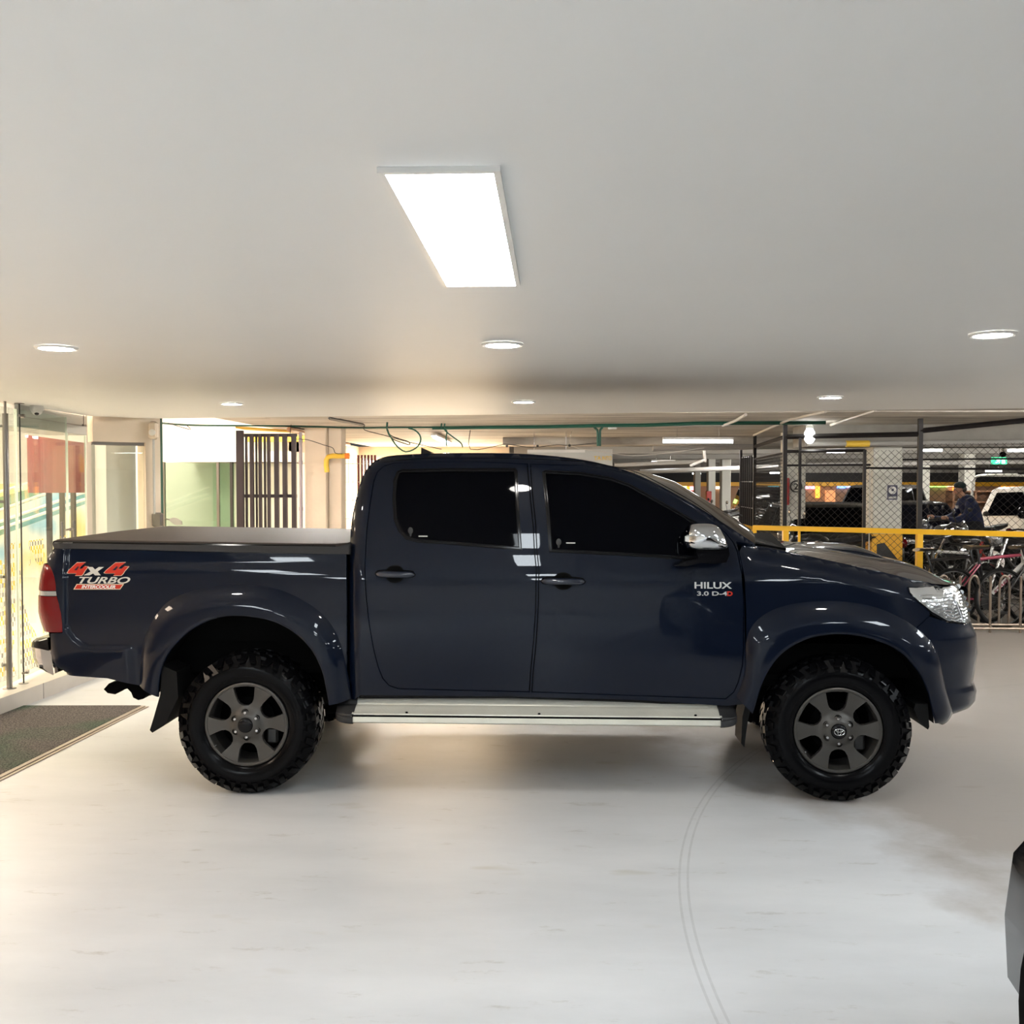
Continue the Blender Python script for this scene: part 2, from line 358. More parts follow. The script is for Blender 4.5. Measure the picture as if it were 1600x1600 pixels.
def Wbed(x, z):
    # raised lower and rear band round the smooth panel
    r = .16; cx, cz = xcur + r, zcur + r
    if x < cx and z < cz: d = math.hypot(x - cx, z - cz) - r
    else: d = max(xcur - x, zcur - z)
    b = .014 * sstep((d + .012) / .03) * (1 - sstep((x + 2.30) / .07))
    zz = min(z, 1.24)
    return W0(zz) - max(0, z - 1.24) * .12 + b - .012 - fillet(dist_poly(bed_seg, x, z), RC)
nose_px = [(484, 0)]
_xb = []
for a, b in [(1484, 907), (1500, 918), (1507, 930), (1513, 945), (1519, 966), (1522, 974), (1530, 990), (1532, 1019), (1530, 1043), (1528, 1066), (1534, 1080), (1533, 1096), (1527, 1105), (1508, 1113), (1490, 1118)]:
    p = aty(a, b, YC - .66); _xb.append((p.z, p.x))
_xb.sort()
NA, NB = .46, .30
def nose(z): return interp(_xb, z)
def frontmap(u, z):
    """u runs along the plan curve of the nose -> x, inset C"""
    xb = nose(z); xa = xb - NA
    if u <= xa: return u, 0.0
    q = u - xa; Lq = (NA + NB) / 2 * 1.5
    if q <= Lq:
        f = q / Lq * PI / 2; return xa + NA * math.sin(f), NB * (1 - math.cos(f))
    return xb + .10 * math.sin(min(1, (q - Lq) / .58) * PI / 2), NB + (q - Lq)
def Sfront(u, z):
    x, c = frontmap(u, z); return x, -(W0(z) - c - (fillet(dist_poly(hood_seg, u, z), RH) if z > 1.0 and u < 2.0 else 0)), z
def Scab(x, z): return x, -Wcab(x, z), z
def Sbed(x, z): return x, -Wbed(x, z), z
def xy_to_u(x, z):
    xb = nose(z); xa = xb - NA
    if x <= xa: return x
    return xa + math.asin(min(1, (x - xa) / NA)) / (PI / 2) * (NA + NB) / 2 * 1.5
def P(kind, L):
    out = []
    for a, b in L:
        if kind == 'cab': q = inv(a, b, Wcab)
        elif kind == 'bed': q = inv(a, b, Wbed)
        else:
            y = -.85
            for _ in range(14):
                p = aty(a, b, YC + y); xb = nose(p.z); x = min(p.x, xb - 1e-4); u = xy_to_u(x, p.z); y = lerp(y, Sfront(u, p.z)[1], .7)
            q = Vector((u, p.z))
        out.append(q)
    return out
SF = {'cab': Scab, 'bed': Sbed, 'front': Sfront}
def point_in(poly, x, y):
    c = False; j = len(poly) - 1
    for i in range(len(poly)):
        a = poly[i]; b = poly[j]
        if (a[1] > y) != (b[1] > y) and x < (b[0] - a[0]) * (y - a[1]) / (b[1] - a[1]) + a[0]: c = not c
        j = i
    return c
def densify(poly, res):
    out = []; n = len(poly)
    for i in range(n):
        a, b = Vector(poly[i][:2]), Vector(poly[(i + 1) % n][:2]); k = max(1, int((b - a).length / res))
        for j in range(k): out.append(a.lerp(b, j / k))
    return out
def patch(poly, S, off=0.0, thick=.02, res=.022, holes=(), edge=.004, mirror=False, mb=None):
    """surface patch with rolled edge; poly and holes are closed outlines in the surface's own two coordinates"""
    loops = [densify(poly, res)] + [densify(h, res) for h in holes]
    pts = []; edges = []
    rings = []
    for L in loops:
        o = len(pts); pts += L; n = len(L); edges += [(o + i, o + (i + 1) % n) for i in range(n)]; rings.append(list(range(o, o + n)))
    x0 = min(p.x for p in loops[0]); x1 = max(p.x for p in loops[0]); y0 = min(p.y for p in loops[0]); y1 = max(p.y for p in loops[0])
    segs = [(pts[a], pts[b]) for a, b in edges]
    gx = int((x1 - x0) / res) + 1; gy = int((y1 - y0) / res) + 1
    segb = {}
    for a, b in segs:
        for q in (a, b): segb.setdefault((int(q.x / res), int(q.y / res)), []).append(q)
    for i in range(gx):
        for j in range(gy):
            x = x0 + (i + .5) * (x1 - x0) / gx; y = y0 + (j + .5) * (y1 - y0) / gy
            if not point_in(loops[0], x, y) or any(point_in(h, x, y) for h in loops[1:]): continue
            ci, cj = int(x / res), int(y / res); near = False
            for a in (-1, 0, 1):
                for b in (-1, 0, 1):
                    for q in segb.get((ci + a, cj + b), ()):
                        if (q.x - x) ** 2 + (q.y - y) ** 2 < (res * .5) ** 2: near = True
            if not near: pts.append(Vector((x, y)))
    vo, eo, fo, ov, oe, of = delaunay_2d_cdt([Vector(p) for p in pts], edges, [], 0, 1e-6)
    tri = []
    for f in fo:
        c = sum((vo[i] for i in f), Vector((0, 0))) / len(f)
        if point_in(loops[0], c.x, c.y) and not any(point_in(h, c.x, c.y) for h in loops[1:]): tri.append(f)
    def ev(p):
        e = .003; a = Vector(S(p.x, p.y)); du = Vector(S(p.x + e, p.y)) - Vector(S(p.x - e, p.y)); dv = Vector(S(p.x, p.y + e)) - Vector(S(p.x, p.y - e))
        n = du.cross(dv); n.normalize()
        return a, n
    out = MB(); V = []; Nn = []
    for p in vo:
        a, n = ev(p); V.append(a + n * off); Nn.append(n)
    F_ = []
    for f in tri:
        a, b, c = (V[i] for i in f[:3]); 
        F_.append(tuple(f) if (b - a).cross(c - a).dot(Nn[f[0]]) > 0 else tuple(reversed(f)))
    nv = list(Nn)
    # edge wall
    cnt = {}
    for f in F_:
        for i in range(len(f)):
            a, b = f[i], f[(i + 1) % len(f)]; cnt[(a, b)] = 1
    bnd = [e for e in cnt if (e[1], e[0]) not in cnt]
    for a, b in bnd:
        d = (V[b] - V[a]).normalized(); nn = (Nn[a] + Nn[b]).normalized(); side = d.cross(nn).normalized()
        o = len(V); V += [V[a].copy(), V[b].copy(), V[b] - nn * thick, V[a] - nn * thick]; q = (side + nn * .6).normalized(); nv += [q, q, side, side]
        F_.append((o + 1, o, o + 3, o + 2)[::1])
    out.v = V; out.f = F_; out.m = [0] * len(F_); out.n = nv
    # fix wall winding
    for k in range(len(tri), len(F_)):
        f = out.f[k]; a, b, c = out.v[f[0]], out.v[f[1]], out.v[f[2]]
        if (b - a).cross(c - a).dot(nv[f[2]]) < 0: out.f[k] = tuple(reversed(f))
    return out
def mirrored(mb):
    r = MB(); r.v = [Vector((p.x, -p.y, p.z)) for p in mb.v]; r.f = [tuple(reversed(f)) for f in mb.f]; r.m = mb.m
    r.n = [Vector((n.x, -n.y, n.z)) for n in mb.n] if mb.n else None; return r
truck = empty('pickup_truck', TO, label='dark navy double cab pickup truck with chrome mirrors and black bed cover parked sideways', cat='pickup truck')
def part(mb, name, m, parent=None, both=True, label=None, kind=None):
    o = mb.build(name, m, parent or truck)
    if label: o['label'] = label
    if kind: o['kind'] = kind
    if both: mirrored(mb).build(name, m, parent or truck)
    return o
M['handlepaint'] = mat('handle_paint', (.004, .008, .022), .3, 0, 1.0, spec=.3)
# ---- outlines in picture pixels, cast onto the body surface
rdoor_px = [(824, 725), (740, 721), (660, 721.5), (616, 723.5), (600, 728), (590, 737), (584, 752), (578, 790), (573, 830), (570, 890), (572, 930), (577, 975), (584, 1015), (591, 1042), (598, 1060), (608, 1071), (622, 1076), (700, 1078), (827, 1081), (829, 1050), (834, 1000), (837, 950), (838, 890), (835, 860), (833, 820), (828, 770)]
fdoor_px = [(828.5, 725), (854, 726), (910, 727), (955, 734), (989, 742), (1013, 752), (1045, 770), (1079, 790), (1104, 807), (1135, 834), (1146, 848), (1152, 861), (1156, 881), (1160, 904), (1162, 937), (1162, 1010), (1160, 1040), (1154, 1065), (1147, 1081), (1134, 1092), (1000, 1087), (831, 1081), (833, 1050), (838, 1000), (841, 950), (842, 890), (839, 860), (837, 820), (832, 770)]
rwin_px = [(620, 736), (628, 732.5), (700, 731), (805, 731), (808.5, 735), (811, 790), (816, 860), (760, 856), (700, 851), (652, 848), (634, 843), (622, 830), (615, 812), (613, 780), (614.5, 750)]
fwin_px = [(847, 737), (852, 734), (905, 736.5), (955, 745), (984, 755), (1013, 771), (1045, 789), (1074, 806), (1100, 823), (1122, 840), (1128, 860), (1126, 876), (1112, 877), (1080, 875), (977, 869), (858, 863), (853, 800)]
rd, fd, rw, fw = P('cab', rdoor_px), P('cab', fdoor_px), P('cab', rwin_px), P('cab', fwin_px)
def shrink(poly, d):
    n = len(poly); out = []; area = sum(poly[i].x * poly[(i + 1) % n].y - poly[(i + 1) % n].x * poly[i].y for i in range(n)); sg = 1 if area > 0 else -1
    for i in range(n):
        a, b, c = poly[i - 1], poly[i], poly[(i + 1) % n]; e1 = (b - a).normalized(); e2 = (c - b).normalized()
        n1 = Vector((-e1.y, e1.x)) * sg; n2 = Vector((-e2.y, e2.x)) * sg; q = n1 + n2; l = max(.3, q.dot(n1)) if q.length > 0 else 1
        out.append(b + q * (d / l))
    return out
def rounded(poly, k=4):  # smoothed closed outline
    return [Vector((p.x, p.y)) for p in smooth_poly([(q.x, q.y, 0) for q in poly], True, k)]
# cab frame: everything of the cab outside the doors
cabf_px = [(547, 1092), (546, 1000), (546, 900), (547, 850)]
lower = [(1163, 1100), (1134, 1103), (1000, 1094), (800, 1088), (563, 1086), (555, 1092)]
front_edge = [(1150, 846), (1158, 880), (1163, 937), (1164, 1010), (1163, 1060)]
cab_out = list(cab_sil) + P('cab', front_edge + lower)
cabf = patch(cab_out, Scab, thick=.03, holes=[shrink(rd, -.0025), shrink(fd, -.0025)], res=.02)
part(cabf, 'cab_frame', 'paint')
# dark jamb behind the gaps and windows
jamb = patch(shrink(cab_out, .02), Scab, off=-.045, thick=.01, res=.05); part(jamb, 'door_jamb', 'void')
for poly, wn, nm in ((rd, rw, 'rear_door'), (fd, fw, 'front_door')):
    d = part(patch(shrink(poly, .0028), Scab, thick=.03, holes=[wn], res=.02), nm, 'paint', both=False)
    dm = mirrored(patch(shrink(poly, .0015), Scab, thick=.03, holes=[wn], res=.04)).build(nm, 'paint', truck)
    inner = shrink(wn, .019)
    tr = patch(wn, Scab, off=-.004, thick=.015, holes=[inner], res=.015); gl = patch(inner, Scab, off=-.012, thick=.004, res=.03)
    tr.build('window_trim', 'blackgloss', d); mirrored(tr).build('window_trim', 'blackgloss', dm)
    g = gl.build('window_glass', 'tint', d); g['label'] = 'dark tinted side window'; mirrored(gl).build('window_glass', 'tint', dm)
    # bright bead at the frame
    bead = [Vector(Scab(p.x, p.y)) + Vector((0, -.001, 0)) for p in densify(shrink(wn, .004), .03)]
    MB().tube(bead, .0022, 6, closed=True).build('window_bead', 'blackgloss', d)
    bead = [Vector(Scab(p.x, p.y)) + Vector((0, .0015, 0)) for p in densify(shrink(wn, .0165), .03)]
    MB().tube(bead, .0025, 6, closed=True).build('window_bead', 'blackgloss', d)
    hx = (587, 648, 617, 897) if nm == 'rear_door' else (846, 914, 880, 908)
    # handle and its cup
    c0, c1, ctr = inv(hx[0], hx[3], Wcab), inv(hx[1], hx[3] + 1, Wcab), inv(hx[2], hx[3], Wcab)
    cup = [Vector((ctr.x + .052 * math.cos(t), ctr.y + .046 * math.sin(t))) for t in [2 * PI * k / 28 for k in range(28)]]
    ru, rv = .052, .047
    cb = MB(); rows = []
    for i in range(9):
        q = i / 8; row = []
        for k in range(28):
            t = 2 * PI * k / 28; a = ctr.x + ru * q * math.cos(t); b = ctr.y + rv * q * math.sin(t)
            row.append(Vector(Scab(a, b)) + Vector((0, -.0015, 0)))
        rows.append(row)
    cb.grid(rows, closed=True); ho = cb.build('handle_cup', 'void', d)
    L = c1.x - c0.x; hb = MB(); rows = []
    for i in range(17):
        t = i / 16; x = lerp(c0.x, c1.x, t); z = lerp(c0.y, c1.y, t); s = Vector(Scab(x, z))
        e = (1 - abs(2 * t - 1) ** 6); hh = .0165 * (e ** .5) + .001; dd = .012 + .022 * math.sin(PI * t) ** .5
        rows.append([s + Vector((0, -dd * .5 - dd * .5 * math.cos(a) * (e ** .3) + .004, hh * math.sin(a))) for a in [2 * PI * k / 12 for k in range(12)]])
    hb.grid(rows, closed=True); hb.build('door_handle', 'handlepaint', d)
    rows = []
    for i in range(17):
        t = i / 16; x = lerp(c0.x - .006, c1.x + .006, t); z = lerp(c0.y, c1.y, t); s = Vector(Scab(x, z)); e = (1 - abs(2 * t - 1) ** 8); hh = .022 * (e ** .5) + .001
        rows.append([s + Vector((0, .002 - .006 * math.cos(a), hh * math.sin(a))) for a in [2 * PI * k / 12 for k in range(12)]])
    MB().grid(rows, closed=True).build('handle_surround', 'void', d)
    # emblem-like window sticker
    if nm == 'front_door': sp = inv(873, 849, Wcab), inv(890, 848.5, Wcab)
    else: sp = inv(641, 831, Wcab), inv(659, 838, Wcab)
    s = Vector(Scab(*sp[0])); t_ = MB(); t_.ball(s + Vector((0, .008, .006)), (.014, .002, .019), 12, 8); t_.ball(s + Vector((0, .008, -.016)), (.006, .002, .012), 8, 6); t_.build('window_sticker', 'darksteel', d)
    s = Vector(Scab(*sp[1])); MB().box((s.x - .018, s.y + .006, s.z - .003), (s.x + .030, s.y + .0075, s.z + .003)).build('window_sticker', 'wallgrey', d)
# quarter sail behind the mirror
sail = P('cab', [(1088, 874), (1096, 845), (1106, 829), (1120, 838), (1130, 852), (1133, 872), (1127, 877)])
part(patch(sail, Scab, off=.004, thick=.02, res=.03), 'mirror_sail', 'blackgloss')
# ---- roof, windscreen, back of the cab: lofts from the near silhouette to the far one
def across(p, n=17, crown=.012, nrm=(0, 0, 1), r=RC):
    hw = W0(p.y) - r; return [Vector((p.x, -hw + 2 * hw * k / (n - 1), p.y)) + Vector(nrm) * crown * (1 - (2 * k / (n - 1) - 1) ** 2) for k in range(n)]
i_roof0 = min(range(len(cab_sil)), key=lambda i: abs(cab_sil[i].x - inv(592, 717, lambda x, z: W0(z) - RC).x) + abs(cab_sil[i].y - inv(592, 717, lambda x, z: W0(z) - RC).y))
q = inv(985, 738, lambda x, z: W0(z) - RC); i_ws = min(range(len(cab_sil)), key=lambda i: (cab_sil[i] - q).length)
roof = MB(); roof.grid([across(p, 21, .012) for p in cab_sil[i_roof0:i_ws + 1]]); part(roof, 'roof', 'paint', both=False)
ws = MB(); ws.grid([across(p, 21, .10, (.8, 0, .6)) if True else 0 for p in cab_sil[i_ws:]]); 
for row_i, p in enumerate(cab_sil[i_ws:]):
    f = min(1, row_i / 6)
    for k in range(21): ws.v[row_i * 21 + k] = across(p, 21, .012 + .09 * f, (.8 * f, 0, 1 - .4 * f))[k]
part(ws, 'windscreen', 'tint', both=False)
back = MB(); back.grid([across(p, 9, .0) for p in cab_sil[:i_roof0 + 1]]); part(back, 'cab_back', 'paint', both=False)
bw = MB(); zz = [1.40, 1.70]; xs = [interp([(p.y, p.x) for p in cab_sil[:i_roof0 + 1]], z) - .006 for z in zz]
bw.prism([(xs[0], -.55, zz[0]), (xs[0], .55, zz[0]), (xs[1], .50, zz[1]), (xs[1], -.50, zz[1])], (.01, 0, 0)); part(bw, 'rear_window', 'tint', both=False)
# roof gutter line: thin seam strip along the top of the doors
gut_px = [(600, 722.5), (640, 717.5), (700, 715.5), (824, 717), (910, 721), (955, 728.5), (989, 736), (1013, 746), (1045, 763), (1079, 782), (1110, 803), (1140, 827)]
gp = [Vector(Scab(q.x, q.y)) for q in P('cab', gut_px)]; part(MB().tube(smooth_poly(gp, k=3), .0022, 5), 'roof_gutter', 'blackgloss')
# antenna base on the roof
p = aty(671, 708, YC); ab = MB(); ab.grid([[Vector((p.x - .05 + .1 * t, s_ * .018 * (1 - t * .6), 1.835 + (.045 * (1 - t) if j == 1 else 0)))for s_, j in ((-1, 0), (-.3, 1), (.3, 1), (1, 0))] for t in (0, .25, .5, .75, 1)]); part(ab, 'roof_antenna', 'black', both=False)
# ---- bed side
flare_r_out = [(218, 1071), (219, 1045), (222, 1010), (229, 988), (240, 966), (258, 943), (282, 929), (320, 918), (360, 914), (400, 914), (440, 922), (480, 941), (510, 965), (530, 998), (541, 1040), (549, 1091)]
flare_r_in = [(251, 1083), (252, 1062), (256, 1040), (266, 1018), (281, 1000), (301, 982), (330, 966), (362, 959), (395, 960), (430, 967), (462, 983), (490, 1009), (507, 1040), (514, 1068), (519, 1096)]
def sm(kind, L, n=60): return [Vector((p.x, p.y)) for p in resample(smooth_poly([(q.x, q.y, 0) for q in P(kind, L)], k=4), n)]
ro, ri = sm('bed', flare_r_out), sm('bed', flare_r_in)
for i in range(len(ri)): ri[i] = ri[i]
mid = [a.lerp(b, .35) for a, b in zip(ro, ri)]
bed_poly = P('bed', [(86, 857.5), (200, 859.5), (360, 863.5), (541, 866), (541.5, 940), (541.5, 1000), (541.5, 1036)])
mid_c = [q for q in mid if True]
bed_poly = bed_poly + [q for q in reversed(mid) if q.x < bed_poly[-1].x - .005 or q.y > 9]
bed_poly += P('bed', [(218, 1071), (168, 1060)]) + list(reversed(bed_sil))[0:3]
tail_notch = P('bed', [(84, 1024), (97, 989), (94, 955), (89, 931), (86, 906), (81, 892), (74, 882), (78, 868)])
bed_poly += P('bed', [(80, 1014), (79, 990)]) + P('bed', [(97.5, 989), (94, 955), (89, 931), (87, 912), (84, 898), (80, 888), (75.5, 881)]) + [bed_sil[1]]
part(patch(bed_poly, Sbed, thick=.025, res=.018), 'bed_side', 'paint')
inner_bed = patch(P('bed', [(110, 870), (535, 872), (535, 1000), (110, 1030)]), Sbed, off=-.05, thick=.02, res=.08)
# tail lamp
def Slamp(u, z):  # wraps the rear corner
    return Sbed(u, z)
up = P('bed', [(74, 882), (80, 888.5), (84, 899), (86.5, 914), (87, 924), (69, 921)]) ; 
def wrap_lamp(L, m, nm, lab=None, bulge=.006):
    """L: list of (py, px of the inner edge); the lens runs from there round the corner to the tailgate"""
    rows = []
    for py, pin in L:
        q = inv(pin, py, Wbed); z = q.y
        xr = interp(sorted([(p.y, p.x) for p in bed_sil]), z); hwr = W0(min(z, 1.24)) - .012
        row = []
        for k in range(10): x = lerp(q.x, xr, (k / 9) ** .7) ; a = Sbed(max(x, xr + .0002), z); row.append(Vector((a[0] - bulge * math.sin(min(1, k / 3) * 1.5), a[1] - bulge * .6 * math.sin(min(1, k / 2) * 1.5), z)))
        e = row[-1]
        for k in range(1, 4): row.append(e + Vector((-.004 * math.sin(k), .05 * k, 0)))
        rows.append(row)
    g = MB().grid(rows); o = part(g, nm, m, label=lab); return o
wrap_lamp([(882, 75), (886, 79), (893, 82), (902, 85), (914, 87), (923, 87.5)], 'redlens', 'tail_lamp', 'red upper rear lamp lens')
wrap_lamp([(924, 87.5), (931, 88.5)], 'clearlens', 'tail_lamp', 'clear strip of the rear lamp', .003)
wrap_lamp([(932, 88.5), (944, 92), (958, 95), (974, 97), (988, 97.5)], 'redlens', 'tail_lamp', 'red lower rear lamp lens')
# rail cap and bed cover
rail = P('bed', [(83, 848.5), (200, 850.5), (360, 852.5), (530, 854), (546, 849), (546, 866), (360, 863), (200, 859), (86, 857)])
part(patch(rail, Sbed, off=.006, thick=.04, res=.03), 'bed_rail_cap', 'rail')
ra = inv(84, 843, lambda x, z: .80); rb = inv(530, 850, lambda x, z: .80); zt = ra.y
hw = .805
cv = MB(); x0, x1 = ra.x - .005, rb.x + .03
def ring(x, w_, z, ch=.012): return [Vector((x, -w_, z - .030)), Vector((x, -w_, z - ch)), Vector((x, -w_ + ch, z)), Vector((x, -w_ * .5, z + .004)), Vector((x, 0, z + .006)), Vector((x, w_ * .5, z + .004)), Vector((x, w_ - ch, z)), Vector((x, w_, z - ch)), Vector((x, w_, z - .030))]
rows = [ring(x0 - .004, hw - .03, zt - .022, .004), ring(x0, hw - .012, zt - .008), ring(x0 + .02, hw, zt)]
for t in (.25, .5, .75): rows.append(ring(lerp(x0, x1, t), hw, lerp(zt, rb.y, t)))
rows += [ring(x1 - .06, hw, rb.y), ring(x1, hw - .05, rb.y + .002), ring(x1 + .02, hw - .08, rb.y - .02)]
cv.grid(rows); part(cv, 'bed_cover', 'tarp', both=False, label='flat dark vinyl bed cover')
cs = MB(); cs.tube([(x0 + .01, -hw - .003, zt - .018), (x1 - .05, -hw - .003, rb.y - .018)], .013, 8); part(cs, 'cover_rail', 'blackgloss')
part(MB().box((x0 + .02, -hw - .018, zt - .022), (x0 + .12, -hw - .012, zt - .014)), 'cover_clamp', 'steel', both=False)
# tailgate
tgx = bed_sil[3].x + .012; tg = MB(); zs = [.66, .75, .95, 1.1, 1.25, 1.31]
tg.grid([[Vector((interp(sorted([(p.y, p.x) for p in bed_sil]), z) + .004, y, z)) for y in [lerp(-.78, .78, k / 8) for k in range(9)]] for z in zs]); part(tg, 'tailgate', 'paint', both=False)
# bed box inner floor / frame (dark volume)
un = MB(); un.box((-2.28, -.70, .62), (2.1, .70, .80)); un.box((-2.25, -.45, .45), (2.0, -.33, .62)); un.box((-2.25, .33, .45), (2.0, .45, .62)); un.box((-1.0, -.74, .58), (1.25, .74, .64))
un.box((-2.30, -.74, .8), (-1.08, .74, 1.28)); un.box((1.32, -.5, .80), (2.1, .5, 1.1))
part(un, 'chassis', 'void', both=False)
part(MB().tube([(-1.38, -.75, .39), (-1.38, .75, .39)], .05, 10), 'axle', 'void', both=False); part(MB().ball((-1.38, 0, .39), .16, 12, 8), 'differential', 'void', both=False); part(MB().tube([(1.62, -.72, .42), (1.62, .72, .42)], .035, 10), 'axle', 'void', both=False)
# ---- flares
def flare(kind, O, I, depth=.055, lip=.05, name='fender_flare', both=True, tuck=0.0, n=14):
    S = SF[kind]; rows = []
    for s in range(n + 1):
        t = s / n; o = depth * (1 - (1 - t) ** 2.4) if t > 0 else -.002; row = []
        for a, b in zip(O, I):
            q = a.lerp(b, t); p = Vector(S(q.x, q.y)); e = .004
            du = Vector(S(q.x + e, q.y)) - Vector(S(q.x - e, q.y)); dv = Vector(S(q.x, q.y + e)) - Vector(S(q.x, q.y - e)); nn = du.cross(dv).normalized()
            if kind == 'front' : nn = Vector((nn.x, nn.y, nn.z * .3)).normalized()
            row.append(p + nn * o)
        rows.append(row)
    for k, (dr, dy) in enumerate(((.006, .004), (.009, .012), (.006, .022), (.0, .05), (-.01, .11))):
        row = []
        for a, b, p in zip(O, I, rows[n]):
            d = (b - a).normalized(); row.append(p + Vector((d.x * dr, dy, d.y * dr)))
        rows.append(row)
    g = MB().grid(rows)
    return part(g, name, 'paint', both=both)
flare('bed', ro, ri)
fi_px = [(1172, 1110), (1177, 1095), (1183, 1075), (1192, 1052), (1208, 1027), (1230, 1008), (1262, 993), (1300, 987), (1340, 990), (1380, 1002), (1410, 1020), (1430, 1044), (1443, 1072), (1450, 1098), (1453, 1126)]
fo_px = [(1150, 1088), (1158, 1068), (1163, 1045), (1165, 1010), (1170, 986), (1184, 967), (1210, 951), (1250, 941), (1297, 938.5), (1340, 942), (1380, 952), (1412, 967), (1437, 985), (1455, 1002), (1466, 1022), (1473, 1048), (1480, 1080), (1486, 1117)]
fo, fi = sm('front', fo_px, 70), sm('front', fi_px, 70)
flare('front', fo, fi, .050)
# ---- front wing (fender)
mf = [a.lerp(b, .3) for a, b in zip(fo, fi)]
k1 = max(i for i in range(70) if mf[i].x < P('front', [(1425, 990)])[0].x)
k0 = 3
wing = list(hood_sil[:]) 
wing_tail = P('front', [(1462, 914), (1474, 916.5), (1440, 918.5), (1417, 917.5), (1421, 927), (1434, 940), (1452, 956), (1453, 961), (1433, 979), (1424, 990)])
wing_poly = wing + wing_tail + [mf[i] for i in range(k1, -1, -1)] + P('front', [(1140, 1103), (1152, 1088), (1160, 1068), (1165.5, 1040), (1167, 1000), (1166, 950), (1164, 904), (1160, 881), (1156, 861), (1150, 848), (1158, 850)])
wing_poly = wing + wing_tail + [mf[i] for i in range(k1, -1, -1)] + P('front', [(1147, 1092), (1157, 1075), (1164, 1045), (1166.5, 1000), (1166, 950), (1164, 904), (1159.5, 881), (1155, 862), (1160, 853)])
part(patch(wing_poly, Sfront, thick=.02, res=.018), 'front_wing', 'paint')
# seam piece between A pillar foot and wing
# ---- head lamp
hl = P('front', [(1419, 918), (1440, 917.5), (1470, 917), (1486, 916), (1494, 914)])
hl2 = P('front', [(1510, 973), (1497, 972.5), (1479, 970), (1455, 956), (1434, 939), (1421, 926)])
zt_, zb_ = hl[-1].y, hl2[0].y
hpoly = hl + [Vector((hl[-1].x + .16, hl[-1].y - .01)), Vector((nose(1.08) - NA + .70, lerp(zt_, zb_, .5))), Vector((hl2[0].x + .10, hl2[0].y))] + hl2
hp = patch(hpoly, Sfront, off=.004, thick=.05, res=.018); ho = part(hp, 'head_lamp', 'headlamp', label='clear ribbed headlamp')
rb_ = MB()
for k in range(9):
    t = (k + .5) / 9; z = lerp(zt_ - .02, zb_ + .012, t); xa_ = lerp(hl[0].x + .05, hl2[2].x + .04, t ** 1.3) ; xe = hl2[0].x + .03
    pts = []
    for j in range(12):
        u = lerp(xa_, xe, j / 11); p = Vector(Sfront(u, z)); nn = Vector((.3 * max(0, (u - 1.9)), -1, .1)).normalized(); pts.append(p + nn * .005 + Vector((0, 0, .004 * math.sin(j * 1.3 + k))))
    rb_.tube(pts, .0035, 5)
rb_.build('lamp_rib', 'chrome', ho); mirrored(rb_).build('lamp_rib', 'chrome', ho)
rim_pts = [Vector(Sfront(q.x, q.y)) + Vector((0, -.004, 0)) for q in densify(hpoly, .03)]
MB().tube(rim_pts, .0035, 5, closed=True).build('lamp_rim', 'blackgloss', ho)
# inner chrome reflector bezel near the front
bz = P('front', [(1484, 920), (1492, 940), (1500, 960), (1503, 972)]); pts = [Vector(Sfront(q.x, q.y)) + Vector((.004, -.006, 0)) for q in bz]
MB().tube(smooth_poly(pts, k=4), .006, 6).build('lamp_bezel', 'chrome', ho)
# ---- front bumper (wraps to the middle, mirrored)
bt = P('front', [(1452, 963), (1479, 972.5), (1497, 975), (1509, 975.5)])
b_right = [Vector((nose(.94) - NA + .57 + .50, .935)), Vector((nose(.5) - NA + .57 + .50, .50))]
kk = [i for i in range(70) if fo[i].x > P('front', [(1425, 990)])[0].x]
mm = [mf[i] for i in kk]
bb = [Vector((q.x, q.y)) for q in P('front', [(1479, 1119), (1486, 1117.5), (1500, 1115)])]
bumper = bt + [Vector((bt[-1].x + .20, bt[-1].y + .0)), Vector((nose(.93) - NA + .57 + .55, bt[-1].y - .01)), Vector((nose(.6) - NA + .57 + .55, bb[-1].y + .02)), Vector((bb[-1].x + .2, bb[-1].y))] + list(reversed(bb)) + list(reversed(mm)) + P('front', [(1426, 991), (1435, 979)])
part(patch(bumper, Sfront, thick=.03, res=.018), 'front_bumper', 'paint')
# grille and bonnet
gr = MB()
for k in range(5):
    z = lerp(.97, 1.10, k / 4); gr.tube([(nose(z) - .0 + .08 * math.cos(t), .60 * math.sin(t), z) for t in [lerp(-1.3, 1.3, j / 16) for j in range(17)]], .014, 6)
part(gr, 'grille', 'chrome', both=False)
# bonnet: near edge follows the wing, middle follows the higher centre line
hc_px = [(1190, 846), (1240, 852), (1300, 859), (1340, 864), (1381, 871), (1402, 875), (1439, 883), (1462, 893), (1478, 903), (1486, 909)]
hood_rows = []
nH = 26
ctr = []
for a, b in hc_px: p = aty(a, b, YC - .38); ctr.append((p.x, p.z))
hx0 = hood_sil[0].x + .02; hx1 = ctr[-1][0] + .01
hs = [(p.x, p.y) for p in hood_sil] + [(hx1, hood_sil[-1].y - .035)]
for i in range(nH + 1):
    x = lerp(hx0, hx1, (i / nH) ** .85); ze = interp(hs, x) + .001; zc = interp(ctr, x)
    hwx = min(W0(ze) - RH, W0(ze) - frontmap(xy_to_u(x, ze), ze)[1] - .02 - (RH - .02) * (1 if x < 2.1 else max(0, 1 - (x - 2.1) / .15)))
    if i == nH: zc = ze + .0
    row = []
    for k in range(25):
        t = 2 * k / 24 - 1; row.append(Vector((x, hwx * t, ze + (max(zc - ze, 0)) * (1 - abs(t) ** 2.6))))
    hood_rows.append(row)
x = hx1 + .03; hood_rows.append([Vector((x - .05 * abs(p.y) ** 2, p.y, p.z - .03)) for p in hood_rows[-1]])
part(MB().grid(hood_rows), 'hood', 'paint', both=False)
